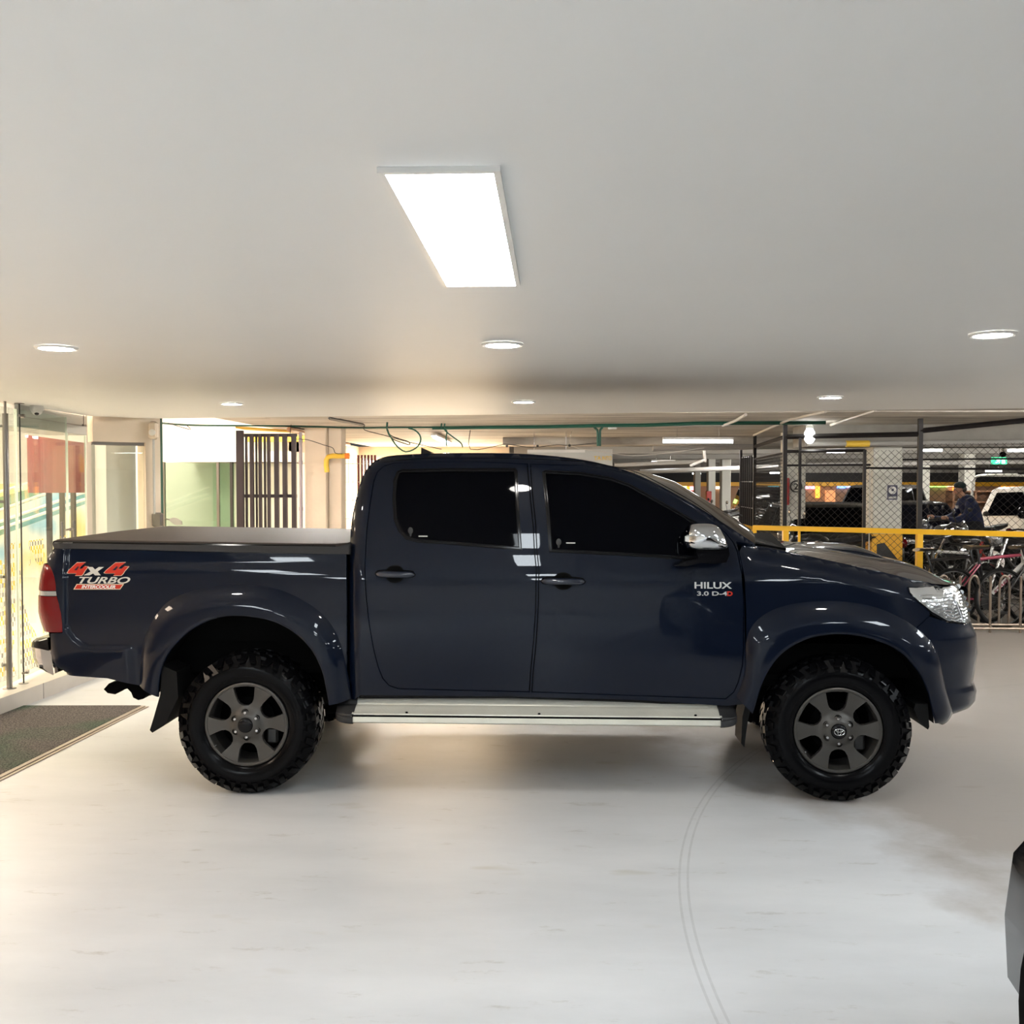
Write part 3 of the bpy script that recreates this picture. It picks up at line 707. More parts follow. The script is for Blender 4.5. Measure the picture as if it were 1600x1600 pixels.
# cowl and wipers
ca = aty(1176, 846, YC - .6); cw = MB(); cw.prism([(ca.x - .10, -.66, ca.z + .01), (ca.x + .16, -.70, ca.z - .03), (ca.x + .22, 0, ca.z + .02), (ca.x + .16, .70, ca.z - .03), (ca.x - .10, .66, ca.z + .01)], (0, 0, -.06)); part(cw, 'cowl', 'void', both=False)
wp = MB(); wp.tube([(ca.x - .02, -.60, ca.z + .018), (ca.x + .02, -.1, ca.z + .035), (ca.x - .02, .3, ca.z + .03)], .008, 6); part(wp, 'wiper', 'black', both=False)
# bonnet scoop
sx0 = aty(1246, 850, YC - .1).x; sx1 = aty(1378, 862, YC - .1).x; scp = [(q.x, q.z) for q in (aty(a_, b_, YC - .1) for a_, b_ in ((1246, 850), (1282, 848.5), (1334, 851), (1358, 859), (1381, 872)))]; rows = []
for i in range(13):
    t = i / 12; x = lerp(sx0, sx1 + .02, t); top = interp(scp, x); ww = .20 + .06 * t; row = []
    base = interp(ctr, x) - .02; top = max(top, base + .012)
    for k in range(13): a = PI * k / 12; row.append(Vector((x, -ww * math.cos(a), lerp(base, top, math.sin(a) ** .55))))
    rows.append(row)
so = part(MB().grid(rows), 'hood_scoop', 'paint', both=False)
e = rows[-1]; MB().add([p + Vector((.003, 0, 0)) for p in e], [tuple(range(len(e)))]).build('scoop_mouth', 'void', so)
# ---- sill + side step
sill = P('cab', [(556, 1086), (800, 1087), (1000, 1093), (1135, 1103), (1135, 1108), (1000, 1101), (800, 1094), (556, 1094)])
part(patch(sill, Scab, off=-.03, thick=.05, res=.04), 'sill_strip', 'blackgloss')
sl = aty(556, 1096, YC - .82); sr = aty(1123, 1109, YC - .82)
xl, xr = sl.x, aty(1128, 1135, YC - .93).x
prof = [(-.79, .512), (-.815, .500), (-.83, .478), (-.862, .474), (-.868, .470), (-.93, .452), (-.934, .444), (-.944, .442), (-.950, .436), (-.952, .412), (-.94, .404), (-.79, .43)]
mb = MB(); mb.prism([(xl, y, z) for y, z in prof], (xr - xl, 0, 0)); step = part(mb, 'side_step', 'alu', label='worn silver aluminium side step')
for y0_, y1_, z0_, z1_ in ((-.9365, -.9475, .4475, .4445),):
    MB().box((xl + .002, y1_, z1_ - .006), (xr - .002, y0_, z0_)).build('rubber_strip', 'rubber', step)
for t in (.15, .51, .93):
    x = lerp(xl, xr, t); MB().ball((x, -.925, .4585), (.008, .006, .005), 8, 6).build('bolt', 'rubber', step)
for xa_, xe_, s_ in ((xl + .01, xl - .10, -1), (xr - .01, xr + .09, 1)):
    rows = []
    for i in range(9):
        t = i / 8; x = lerp(xa_, xe_, math.sin(t * PI / 2)); sh = math.cos(t * PI / 2 * .93) ** .6
        rows.append([Vector((x, lerp(-.80, y - .006, sh), lerp(.45, z, .35 + .65 * sh) + (.004 if z > .46 else -.004))) for y, z in prof])
    part(MB().grid(rows, closed=True), 'step_end_cap', 'black')
# ---- wheels
def tyre_mb(R=.377, wd=.265):
    mb = MB(); h = wd / 2
    mb.lathe([(.214, -h + .035), (.2265, -h + .014), (.232, -h + .006), (.245, -h - .001), (.262, -h - .010), (.300, -h - .012), (.330, -h - .002), (.350, -h + .016), (.362, -h + .035), (R - .011, -h + .055), (R - .009, 0), (R - .011, h - .055), (.362, h - .035), (.350, h - .016), (.300, h + .01), (.25, h), (.205, h - .02)], seg=96)
    n = 34
    for k in range(n):
        a0 = 2 * PI * k / n
        for row, (yc, wy, da, tl, sk) in enumerate(((-h + .048, .052, 0, .62, .12), (-h + .105, .050, .5, .58, -.3), (0, .044, 0, .55, .35), (h - .105, .05, .5, .58, .3), (h - .048, .052, 0, .62, -.12))):
            a = a0 + 2 * PI / n * da; hw_ = 2 * PI / n * tl / 2; vs = []
            for rr, sc_ in ((R - .016, 1.0), (R + .0005, .9)):
                for sy, sa in ((-1, -1), (1, -1), (1, 1), (-1, 1)):
                    t = a + hw_ * sa * sc_ + sk * .12 * sy; y = yc + sy * wy / 2 * sc_; r = rr - (.006 if (row == 0 and sy < 0) or (row == 4 and sy > 0) else 0); vs.append((r * math.cos(t), y, r * math.sin(t)))
            mb.add(vs, [(0, 1, 2, 3), (7, 6, 5, 4), (0, 4, 5, 1), (1, 5, 6, 2), (2, 6, 7, 3), (3, 7, 4, 0)])
        # shoulder lugs stepping down the sidewall
        for q, (r0, r1, wf) in enumerate((((.312, .370, .30)), (.336, .372, .26))):
            a = a0 + 2 * PI / n * (.0 if q == 0 else .5) ; hw_ = 2 * PI / n * wf
            vs = []
            for out in (0, 1):
                for rr, yb in ((r0, -h - .006), (r1, -h + .028)):
                    for sa in (-1, 1):
                        t = a + hw_ * sa + (rr - r0) * (1.2 if k % 2 else -1.2); vs.append((rr * math.cos(t), yb - (.010 if out else -.012), rr * math.sin(t)))
            mb.add(vs, [(0, 1, 3, 2), (4, 6, 7, 5), (0, 2, 6, 4), (1, 5, 7, 3), (0, 4, 5, 1), (2, 3, 7, 6)])
    return mb
def rim_mb(R=.225):
    # six broad spokes: disc with six rounded windows, mapped on a dished face
    outer = [Vector((.2085 * math.cos(2 * PI * k / 72), .2085 * math.sin(2 * PI * k / 72))) for k in range(72)]
    holes = []
    for k in range(6):
        a = PI / 6 + k * PI / 3; c, s = math.cos(a), math.sin(a)
        loc = [(.203, -.058), (.2075, -.03), (.2085, 0), (.2075, .03), (.203, .058), (.165, .052), (.135, .046), (.115, .036), (.103, .018), (.100, 0), (.103, -.018), (.115, -.036), (.135, -.046), (.165, -.052)]
        loc = [(x * .985, y) for x, y in loc]
        holes.append([Vector((x * c - y * s, x * s + y * c)) for x, y in loc])
    def S(x, z):
        r = math.hypot(x, z); return x, -.004 - .014 * sstep((.10 - r) / .06) + .020 * sstep((r - .085) / .12) * 0 + .010 * sstep((r - .05) / .05) * (1 - sstep((r - .12) / .09)), z
    mb = patch(outer, S, thick=.028, holes=holes, res=.013)
    r2 = MB(); r2.v = mb.v; r2.f = mb.f; r2.m = mb.m
    r2.lathe([(.198, .05), (.2070, .012), (.2075, -.002), (.211, -.006), (.219, -.0065), (.2245, -.003), (.2255, .006), (.221, .02), (.21, .03)], seg=72)
    r2.lathe([(.2065, .02), (.195, .19)], seg=48)
    return r2
rimM, tyreM = rim_mb(), tyre_mb()
def make_wheel(x, steer, near, rot=0, cap=True):
    yc = -.90 + .1325 if near else .90 - .1325
    root = empty('wheel', (x, yc, .377)); root.parent = truck
    root.rotation_euler = (0, 0, steer + (0 if near else PI))
    R = Matrix.Rotation(rot, 4, 'Y')
    t = tyreM if near else tyreM
    o = placed(tyreM, R).build('tyre', 'rubber', root, angle=50)
    f = Matrix.Translation((0, -.121, 0)) @ R
    rm = placed(rimM, f).build('rim', 'rim', root, angle=30)
    bd = MB(); bd.lathe([(0, -.02), (.13, -.02), (.135, 0), (.135, .02)], seg=40); bd.lathe([(.13, .0), (.20, .06), (.205, .1), (0, .1)], seg=40)
    placed(bd, Matrix.Translation((0, -.01, 0))).build('brake_disc', 'void', root)
    cl = MB(); cl.box((.09, -.06, -.12), (.15, -.02, -.03), bev=.01)
    cl.build('brake_caliper', 'darksteel', root)
    cc = MB(); cc.lathe([(.0, -.0325), (.026, -.032), (.034, -.029), (.040, -.022), (.042, -.010), (.046, -.006)], seg=32)
    cap_o = placed(cc, f).build('centre_cap', 'blackgloss', root)
    if cap:
        em = MB()
        for cx, cz, rx, rz in ((0, 0, .0255, .0175), (0, .0005, .0085, .0168), (0, .0075, .0175, .0075)):
            em.tube([(cx + rx * math.cos(t), -.0335, cz + rz * math.sin(t)) for t in [2 * PI * k / 28 for k in range(28)]], .0017, 6, closed=True)
        placed(em, Matrix.Translation((0, -.121, 0))).build('emblem', 'chrome', root)
    for k in range(6):
        a = PI / 6 + k * PI / 3; c, s = .0655 * math.cos(a), .0655 * math.sin(a)
        lr = MB().lathe([(.018, -.0105), (.0175, .004), (.0001, .006)], (c, 0, s), seg=20); placed(lr, f).build('lug_recess', 'void', root)
        lg = MB().lathe([(.0, -.018), (.0065, -.0175), (.0095, -.014), (.0105, -.004), (.0105, .004)], (c, 0, s), seg=12); placed(lg, f).build('lug_nut', 'steel', root)
    vs = MB().tube([(-.165, -.015, -.10), (-.172, -.028, -.104)], .004, 6); placed(vs, f).build('valve', 'steel', root)
    return root
wr = aty(384, 1135, YC - .90); wf_ = aty(1313, 1148, YC - .90)
make_wheel(wr.x, 0, True, math.radians(-3), cap=False); make_wheel(wf_.x, math.radians(-4), True, math.radians(-2))
make_wheel(wr.x, 0, False); make_wheel(wf_.x, math.radians(-4), False)
# wheel housings
for O, kind in ((ri, 'bed'), (fi, 'front')):
    g = MB(); rows = []; S_ = SF[kind]; row = []
    for q in O:
        du = Vector(S_(q.x + .004, q.y)) - Vector(S_(q.x - .004, q.y)); dv = Vector(S_(q.x, q.y + .004)) - Vector(S_(q.x, q.y - .004)); nn = du.cross(dv).normalized(); p = Vector(S_(q.x, q.y)); row.append(p + nn * .030)
    rows.append(row)
    for y in (.05, .12, .25, .42, .50):
        f_ = (y - .05) / .45; rows.append([Vector((SF[kind](q.x, q.y)[0] , lerp(SF[kind](q.x, q.y)[1] + .02, -.36, f_), SF[kind](q.x, q.y)[2] + .012 * f_)) for q in O])
    g.grid(rows); c = Vector((sum(p.x for p in rows[-1]) / len(rows[-1]), rows[-1][0].y, .6)); g.add(rows[-1], [tuple(range(len(rows[-1])))]); part(g, 'wheel_housing', 'void')
# mud flaps
def flap(L, y0, y1, n='mud_flap'):
    pts = [aty(a, b, YC + y0) - TO for a, b in L]; part(MB().prism([(p.x, y0, p.z) for p in pts], (0, y1 - y0, 0)), n, 'rubbermat')
flap([(253, 1040), (251, 1083), (241, 1118), (234, 1141), (238, 1145), (256, 1134), (260, 1128), (278, 1090), (276, 1050)], -.90, -.62)
flap([(1190, 1050), (1178, 1085), (1168, 1130), (1163, 1168), (1158, 1162), (1160, 1120), (1170, 1080), (1180, 1052)], -.84, -.66)
flap([(1430, 1100), (1450, 1100), (1452, 1136), (1450, 1140), (1436, 1126), (1428, 1108)], -.86, -.6)
# tow hook / spring shackle under the tail
sh = [aty(a, b, YC - .5) - TO for a, b in [(184, 1064), (170, 1068), (162, 1077), (168, 1083), (180, 1085), (192, 1078), (199, 1076), (205, 1082), (208, 1090), (216, 1094), (224, 1092), (228, 1086), (235, 1087), (236, 1078), (222, 1072), (218, 1062)]]
part(MB().prism([(p.x, -.5, p.z) for p in sh], (0, .10, 0)), 'spring_hanger', 'void')
ex = MB(); ex.tube([(-.62, .5, .47), (-.95, .55, .55), (-1.6, .55, .66), (-2.1, .6, .5)], .03, 10); part(ex, 'exhaust_pipe', 'darksteel', both=False)
# ---- rear bumper
cp = [aty(a, b, YC - .80) - TO for a, b in [(44, 1010), (46, 1026), (53, 1041), (68, 1047), (86, 1052), (82, 1030), (79, 1014)]]
tp = [aty(a, b, YC - .80) - TO for a, b in [(45, 1003), (50, 999), (74, 996), (79, 1014), (44, 1010)]]
def bumper_bar(poly, name, m, lab=None):
    rows = []; xm = max(p.x for p in poly)
    for y in [-.86, -.85, -.82, -.76, -.6, -.3, 0, .3, .6, .76, .82, .85, .86]:
        f = 1 - max(0, (abs(y) - .74) / .125) ** 2; rows.append([Vector((xm + .04 + (p.x - xm - .04) * (.25 + .75 * max(0, f) ** .5), y, p.z)) for p in poly])
    g = MB().grid(rows, closed=True); n = len(poly); g.add(rows[0], [tuple(range(n))]); g.add(rows[-1], [tuple(range(n - 1, -1, -1))]); part(g, name, m, both=False, label=lab)
bumper_bar(cp, 'rear_bumper', 'chromedark', 'chrome rear bumper corner'); bumper_bar(tp, 'bumper_pad', 'blackgloss')
part(MB().prism([(aty(a, b, YC - .7) - TO) for a, b in [(76, 985), (90, 1000), (92, 1043), (84, 1044), (79, 1020)]], (0, 1.4, 0)), 'bumper_bracket', 'void', both=False)
# ---- mirrors
mc = aty(1103, 838, YC - .97) - TO
mm_ = MB(); rows = []
cap_px = [(1071, 852), (1070, 836), (1074, 825), (1081, 819), (1096, 818), (1112, 819), (1122, 823), (1130, 834), (1135, 846), (1136, 857), (1120, 860), (1101, 860), (1080, 859)]
capP = [aty(a, b, YC - .99) - TO for a, b in cap_px]; cc_ = sum(capP, Vector()) / len(capP)
for y, s_ in ((-.90, .80), (-.915, .93), (-.945, 1.0), (-.985, 1.0), (-1.02, .93), (-1.045, .78), (-1.058, .5), (-1.062, 0.02)):
    rows.append([Vector((cc_.x + (p.x - cc_.x) * s_, y, cc_.z + (p.z - cc_.z) * s_)) for p in smooth_poly(capP, True, 3)])
mirror = part(MB().grid(rows, closed=True), 'side_mirror', 'chrome', label='chrome door mirror')
low_px = [(1086, 858), (1101, 857), (1120, 857), (1136, 853), (1138, 866), (1133, 878), (1112, 880), (1092, 879), (1070, 884), (1052, 883), (1070, 876), (1090, 872)]
lp = [aty(a, b, YC - .93) - TO for a, b in low_px]; part(MB().prism([(p.x, -.97, p.z) for p in lp], (0, .13, 0)), 'mirror_arm', 'blackgloss')
il = [aty(a, b, YC - 1.03) - TO for a, b in [(1079, 838), (1112, 839), (1114, 846), (1112, 849), (1079, 847)]]
MB().prism([(p.x, -1.045, p.z) for p in il], (0, .03, 0)).build('turn_indicator', 'clearlens', mirror)
il = [aty(a, b, YC - 1.03) - TO for a, b in [(1071, 838), (1079, 838), (1079, 847), (1071, 846)]]
MB().prism([(p.x, -1.035, p.z) for p in il], (0, .03, 0)).build('turn_indicator', 'white', mirror)
MB().tube([aty(a, b, YC - 1.05) - TO for a, b in [(1072, 837), (1095, 836.5), (1113, 838), (1117, 845), (1134, 853)]], .0035, 6).build('mirror_bead', 'chrome', mirror)
MB().tube([aty(a, b, YC - 1.05) - TO for a, b in [(1072, 848), (1095, 849), (1114, 850), (1134, 856)]], .003, 6).build('mirror_bead', 'blackgloss', mirror)
# ---- badges and stickers
M['cabledark'] = mat('sticker_dark', (.004, .006, .02), .4)
def badge(txt, x0, y0, x1, y1, kind, m, name, depth=.004, shear=0, bold=0, off=.001, dy=0):
    """pixel box: x0,y0 lower-left, x1,y1 upper-right"""
    S = SF[kind]; a = P(kind, [(x0, y0)])[0]; b = P(kind, [(x1, y1)])[0]; t = text_mb(txt, 1, 1, depth, shear, bold)
    o = MB(); o.f = t.f; o.m = t.m
    for v in t.v:
        u = lerp(a.x, b.x, v.x); z = lerp(a.y, b.y, v.z) + (u - a.x) * dy; p = Vector(S(u, z)); o.v.append(p + Vector((0, v.y - off - depth * .5, 0)))
    return o
def stick(L, kind, off, th=.001):
    S = SF[kind]; q = P(kind, L); return patch(q, S, off=off, thick=th, res=.02)
bd_ = empty('badge', (0, 0, 0)); bd_.parent = truck; bd_['label'] = 'chrome HILUX 3.0 D-4D lettering on the front door'
badge('HILUX', 1085, 919.5, 1143, 909.5, 'cab', 0, '', .005, 0, .02).build('lettering', 'badge', bd_)
badge('3.0 D-4', 1089, 930.5, 1136, 924, 'cab', 0, '', .004, 0, .02).build('lettering', 'badge', bd_)
badge('D', 1136, 931, 1144.5, 924, 'cab', 0, '', .004, 0, .04).build('lettering', 'red', bd_)
st = empty('sticker', (0, 0, 0)); st.parent = truck; st['label'] = 'red and silver 4x4 TURBO INTERCOOLER sticker on the bed side'
def four(x0, x1, m, o, g=0.0):
    # slanted angular figure 4, outline in sticker pixels relative to its box
    b = [(0, 15.5), (3.5, 11), (14.5, 0), (27, -.5), (20, 6), (17.5, 9.5), (22, 9.5), (25.5, 2.5 + 3), (31, 6), (26, 13), (24, 17), (21.5, 20), (12, 20), (14, 16.5), (2, 16.5)]
    return [(x0 + p[0] * (x1 - x0) / 30, 879.5 + p[1] * .985) for p in b]
for x0, x1 in ((105, 137), (163, 200)):
    L = four(x0, x1, 0, 0); stick([(a + (a - (x0 + x1) / 2) * .06, b + (b - 890) * .07) for a, b in L], 'bed', .0022).build('sticker_panel', 'beigeline', st); stick(L, 'bed', .0034).build('sticker_panel', 'red', st)
for x0, x1 in ((105, 137), (163, 200)):
    s_ = (x1 - x0) / 30; stick([(x0 + 10.5 * s_, 891), (x0 + 16.5 * s_, 884.5), (x0 + 17.5 * s_, 886), (x0 + 14.5 * s_, 891)], 'bed', .0048).build('sticker_panel', 'cabledark', st)
X_ = [(137, 886), (145, 886), (149, 890), (155, 886), (163, 886), (153, 893), (158, 899), (149, 899), (146, 896), (140, 899), (131, 899), (142, 893)]
stick(X_, 'bed', .004).build('sticker_panel', 'silver', st)
badge('TURBO', 124, 911.5, 204, 901.5, 'bed', 0, '', .002, .35, .018, off=.0025).build('lettering', 'silver', st)
stick([(120, 912.5), (194, 912.5), (188, 921), (115, 921)], 'bed', .0022).build('sticker_panel', 'beigeline', st)
stick([(121, 913.5), (192, 913.5), (187.5, 920), (117, 920)], 'bed', .0032).build('sticker_panel', 'red', st)
badge('INTERCOOLER', 128, 919.2, 181, 914.4, 'bed', 0, '', .001, .3, .03, off=.0045).build('lettering', 'white', st)
# ================================================================ LAMPS IN THE ROOM
def ceiling_panel(x0, x1, y0, y1, lab, yaw=0):
    c = Vector(((x0 + x1) / 2, (y0 + y1) / 2, CEIL)); r = empty('ceiling_panel_light', c, label=lab, cat='ceiling light')
    hx, hy = (x1 - x0) / 2, (y1 - y0) / 2; f = .013
    m = MB(); 
    for a, b in (((-hx, -hy), (hx, -hy + f)), ((-hx, hy - f), (hx, hy)), ((-hx, -hy + f), (-hx + f, hy - f)), ((hx - f, -hy + f), (hx, hy - f))): m.box((a[0], a[1], -.012), (b[0], b[1], -.001))
    m.build('frame', 'white', r); MB().box((-hx + f, -hy + f, -.009), (hx - f, hy - f, -.002)).build('diffuser', 'panelE', r); return r
a = atz(590, 260, CEIL); b = atz(812, 442, CEIL); c_ = atz(783, 257, CEIL); d_ = atz(692, 444, CEIL)
px0, px1 = (a.x + d_.x) / 2, (b.x + c_.x) / 2; py0, py1 = a.y, b.y
ceiling_panel(px0, px1, py0, py1, 'bright rectangular light panel in the middle of the white ceiling')
wP, lP = px1 - px0, py1 - py0
wP *= 2.1
for i, (xx, yy) in enumerate([(-3.3, -.5), (3.0, py0), (-3.3, -1.9), (px0, -1.9), (3.0, -1.9), (-3.3, -4.6), (px0, -4.6), (3.0, -4.6), (6.2, py0), (6.2, -1.9), (6.2, 5.0), (9.2, 2.5), (4.4, 4.6), (5.0, 6.7)]):  # unseen panels, most read from paint reflections; the last ones added as fill light
    ceiling_panel(xx, xx + wP, yy, yy + lP, 'unseen rectangular light panel in the white ceiling outside the picture').update({} if 0 else {}) if 0 else ceiling_panel(xx, xx + wP, yy, yy + lP, 'unseen rectangular light panel in the white ceiling outside the picture')['label']
for o in list(col.objects):
    if o.name.startswith('ceiling_panel_light') and o.get('label', '').endswith('outside the picture'): o['group'] = 'ceiling light panels outside the picture'
dl = None
for a, b, lab in ((88, 542, 'round downlight at the far left of the ceiling, nearest row'), (785, 537, 'round downlight behind the rectangular light panel'), (1551, 521, 'round downlight at the far right of the ceiling'),
                  (362, 630, 'small round downlight in the back row above the truck bed'), (818, 627, 'small round downlight in the back row above the cab roof'), (1297, 620, 'small round downlight in the back row above the hood')):
    p = atz(a, b, CEIL)
    if dl is None:
        dl = empty('downlight', p); MB().lathe([(.070, -.002), (.072, -.010), (.084, -.012), (.090, -.006), (.090, -.001)], axis='Z', seg=40).build('trim_ring', 'white', dl)
        MB().lathe([(0, -.009), (.071, -.008)], axis='Z', seg=40).build('diffuser', 'downE', dl); o = dl
    else: o = copy_tree(dl); o.location = p
    tag(o, lab, 'ceiling light', 'round downlights in the white ceiling')
    L = bpy.data.lights.new('downlight_glow', 'SPOT'); L.energy = 1; bpy.data.lights.remove(L)
# ================================================================ LEFT: GLASS WALL AND MALL
W2 = atz(37, 1068, STEP); W1 = atz(15, 1076, STEP); gW = Vector((gB.x, gB.y, 0)); o2 = Vector((W2.x, W2.y, 0)); dW = (gW - o2).normalized(); nW = Vector((-dW.y, dW.x, 0))
def on_line(px, o=o2, d=dW):
    r = ray(px, 750); # solve o + d*s = t*r in plan
    det = d.x * (-r.y) + r.x * d.y; s = ((0 - o.x) * (-r.y) - (0 - o.y) * (-r.x)) / (d.x * (-r.y) - d.y * (-r.x)); return o + d * s
def zc(p, z): return Vector((p.x, p.y, z))
# mall shell
m = MB(); m.prism([zc(on_line(141), .0) + nW * .02, zc(o2 - dW * 12, 0) + nW * .02, (-15, -5.9, 0), (-15, 17, 0), (-4.4, 17, 0), (-4.4, 13.9, 0), (eL.x - .3, 13.9, 0), (eL.x - .3, eL.y, 0)], (0, 0, STEP - .002)); struct('floor_1', m, 'tile')
m = MB(); m.box((-15.2, 17, 0), (-4.4, 17.2, 3.6)); struct('wall_mall_back', m, 'mallwhite')
m = MB(); m.box((-15.2, -6, 0), (-15, 17, 3.6)); struct('wall_mall_left', m, 'mallwhite')
m = MB(); m.prism([(gA2.x - .3, gA2.y, 3.4), (-15, -6, 3.4), (-15, 17.2, 3.4), (-3.75, 17.2, 3.4), (-3.75, 13.9, 3.4), (eL.x - .3, 13.9, 3.4), (gB.x - .2, gB.y, 3.4)], (0, 0, .1)); struct('ceiling_1', m, 'mallwhite')
struct('wall_upstand', MB().box((-3.75, 13.9, SLAB), (-3.65, 17.2, 3.4)), 'plaster')
struct('wall_lobby_left', MB().box((-4.55, 17, 0), (-4.4, 22.4, SLAB)), 'plaster')
M['mallE'] = mat('mall_light_diffuser', (1, 1, 1), .5, emit=(1, .80, .63), es=E_MALL)
mp = None
for i, (x, y) in enumerate([(-6.5, 3), (-6.5, 7), (-6.5, 11), (-6.5, 15), (-10, 5), (-10, 9), (-10, 13), (-3.9, 15.4), (-5.0, 10.2), (-5.2, 5.6)]):
    if mp is None:
        mp = empty('ceiling_panel_light', (x, y, 3.4)); MB().box((-.62, -.62, -.03), (.62, .62, -.002)).build('frame', 'white', mp); MB().box((-.58, -.58, -.04), (.58, .58, -.031)).build('diffuser', M['mallE'], mp); o = mp
    else: o = copy_tree(mp); o.location = (x, y, 3.4)
    tag(o, 'square light panel in the high bright ceiling beyond the glass wall', 'ceiling light', 'square light panels beyond the glass wall')
# storefront at the end of the mall seen through the opening
M['shopglow'] = mat('pale_shop_interior', (.70, .74, .64), .5, var=.1, vs=1.5)
m = MB(); m.box((-5.6, 16.2, .12), (-4.2, 16.9, 1.95)); struct('wall_shop', m, 'shopglow')
m = MB(); m.box((-6.2, 15.85, 1.97), (-4.2, 16.9, 2.14)); struct('trim_4', m, 'mallwhite')
sf = empty('storefront', aty(310, 800, 15.9), label='tall glass shop front behind the opening, under a white ledge', cat='storefront'); sf.location.z = STEP
SFO = Vector(sf.location)
for px_ in (256, 341, 362):
    p = aty(px_, 750, 15.9); MB().box((p.x - .02, 15.87, STEP), (p.x + .02, 15.93, 1.97)).build('mullion', 'inox' if px_ != 362 else 'darksteel', sf, org=SFO)
a = aty(254, 750, 15.9); b = aty(366, 750, 15.9); MB().box((a.x, 15.89, STEP), (b.x, 15.905, 1.96)).build('pane', 'glassgreen', sf, org=SFO)
# posts and glass of the showroom
def glass_panel(p, q, z0, z1, lab):
    r = empty('glass_partition', zc((p + q) / 2, z0), label=lab, cat='glass partition'); org = zc((p + q) / 2, z0)
    d = (q - p).normalized(); n = Vector((-d.y, d.x, 0)) * .005; p = p + nW * .045; q = q + nW * .045
    MB().prism([zc(p - n, z0), zc(q - n, z0), zc(q + n, z0), zc(p + n, z0)], (0, 0, z1 - z0)).build('pane', 'glass', r, org=org, smooth=False)
    for e in (p, q): MB().prism([zc(e - n * 1.2 - d * .002, z0), zc(e - n * 1.2 + d * .002, z0), zc(e + n * 1.2 + d * .002, z0), zc(e + n * 1.2 - d * .002, z0)], (0, 0, z1 - z0)).build('polished_edge', 'glassedge', r, org=org, smooth=False)
    return r
M['glassedge'] = mat('glass_edge', (.75, .85, .74), .15, spec=.8)
glass_panel(on_line(-190), on_line(34), STEP + .03, CEIL - .04, 'large clear glass panel at the picture\'s left edge behind the thick steel post')
glass_panel(on_line(36), on_line(112.5), STEP + .03, CEIL - .04, 'clear glass panel with checker film, between the thin rod and the red board')
glass_panel(on_line(114), on_line(141.5), STEP + .03, 2.09, 'narrow clear glass panel under the grey header, left of the beige wall')
# checker film on the glass
def film():
    m = bpy.data.materials.new('checker_film'); m.use_nodes = True; nt = m.node_tree; nt.nodes.clear(); N = nt.nodes.new; L = nt.links.new
    o = N('ShaderNodeOutputMaterial'); tc = N('ShaderNodeTexCoord'); mp_ = N('ShaderNodeMapping'); L(tc.outputs['Object'], mp_.inputs[0]); mp_.inputs['Scale'].default_value = (1, 1, .78)
    ck = N('ShaderNodeTexChecker'); ck.inputs['Scale'].default_value = 1 / .027; L(mp_.outputs[0], ck.inputs[0])
    n = N('ShaderNodeTexNoise'); n.inputs['Scale'].default_value = 2.2; n.inputs['Detail'].default_value = 1; L(tc.outputs['Object'], n.inputs[0])
    n2 = N('ShaderNodeTexWhiteNoise'); sn = N('ShaderNodeVectorMath'); sn.operation = 'SNAP'; sn.inputs[1].default_value = (.027, 9, .0346); L(tc.outputs['Object'], sn.inputs[0]); L(sn.outputs[0], n2.inputs[0])
    gt = N('ShaderNodeMath'); gt.operation = 'GREATER_THAN'; gt.inputs[1].default_value = .47; L(n.outputs[0], gt.inputs[0])
    mu = N('ShaderNodeMath'); mu.operation = 'MULTIPLY'; L(ck.outputs['Fac'], mu.inputs[0]); L(gt.outputs[0], mu.inputs[1])
    m2 = N('ShaderNodeMath'); m2.operation = 'MULTIPLY'; L(mu.outputs[0], m2.inputs[0]); m2.inputs[1].default_value = .62
    cr = N('ShaderNodeValToRGB'); L(n2.outputs[0], cr.inputs[0]); cr.color_ramp.interpolation = 'CONSTANT'; e = cr.color_ramp.elements
    e[0].color = (.95, .72, .06, 1); e[1].position = .45; e[1].color = (.85, .85, .82, 1); q = e.new(.75); q.color = (.42, .40, .36, 1)
    t = N('ShaderNodeBsdfTransparent'); b = N('ShaderNodeBsdfDiffuse'); tr = N('ShaderNodeBsdfTranslucent'); ad = N('ShaderNodeMixShader'); L(cr.outputs[0], b.inputs[0]); L(cr.outputs[0], tr.inputs[0]); L(b.outputs[0], ad.inputs[1]); L(tr.outputs[0], ad.inputs[2])
    mx = N('ShaderNodeMixShader'); L(m2.outputs[0], mx.inputs[0]); L(t.outputs[0], mx.inputs[1]); L(ad.outputs[0], mx.inputs[2]); L(mx.outputs[0], o.inputs[0]); return m
M['film'] = film()
for i, (a, b) in enumerate(((-190, 33), (37, 112))):
    p, q = on_line(a) + nW * .056, on_line(b) + nW * .056; n = nW * .0006
    c = zc((p + q) / 2, STEP + .1); o = MB().prism([zc(p, STEP + .06), zc(q, STEP + .06), zc(q + n, STEP + .06), zc(p + n, STEP + .06)], (0, 0, 1.02 - (.0 if i else .0))).build('window_film', 'film', org=c, smooth=False)
    tag(o, ['yellow, white and grey checkered film stuck on the leftmost glass panel', 'yellow, white and grey checkered film on the glass right behind the tailgate'][i], 'window film', 'checkered films on the glass')
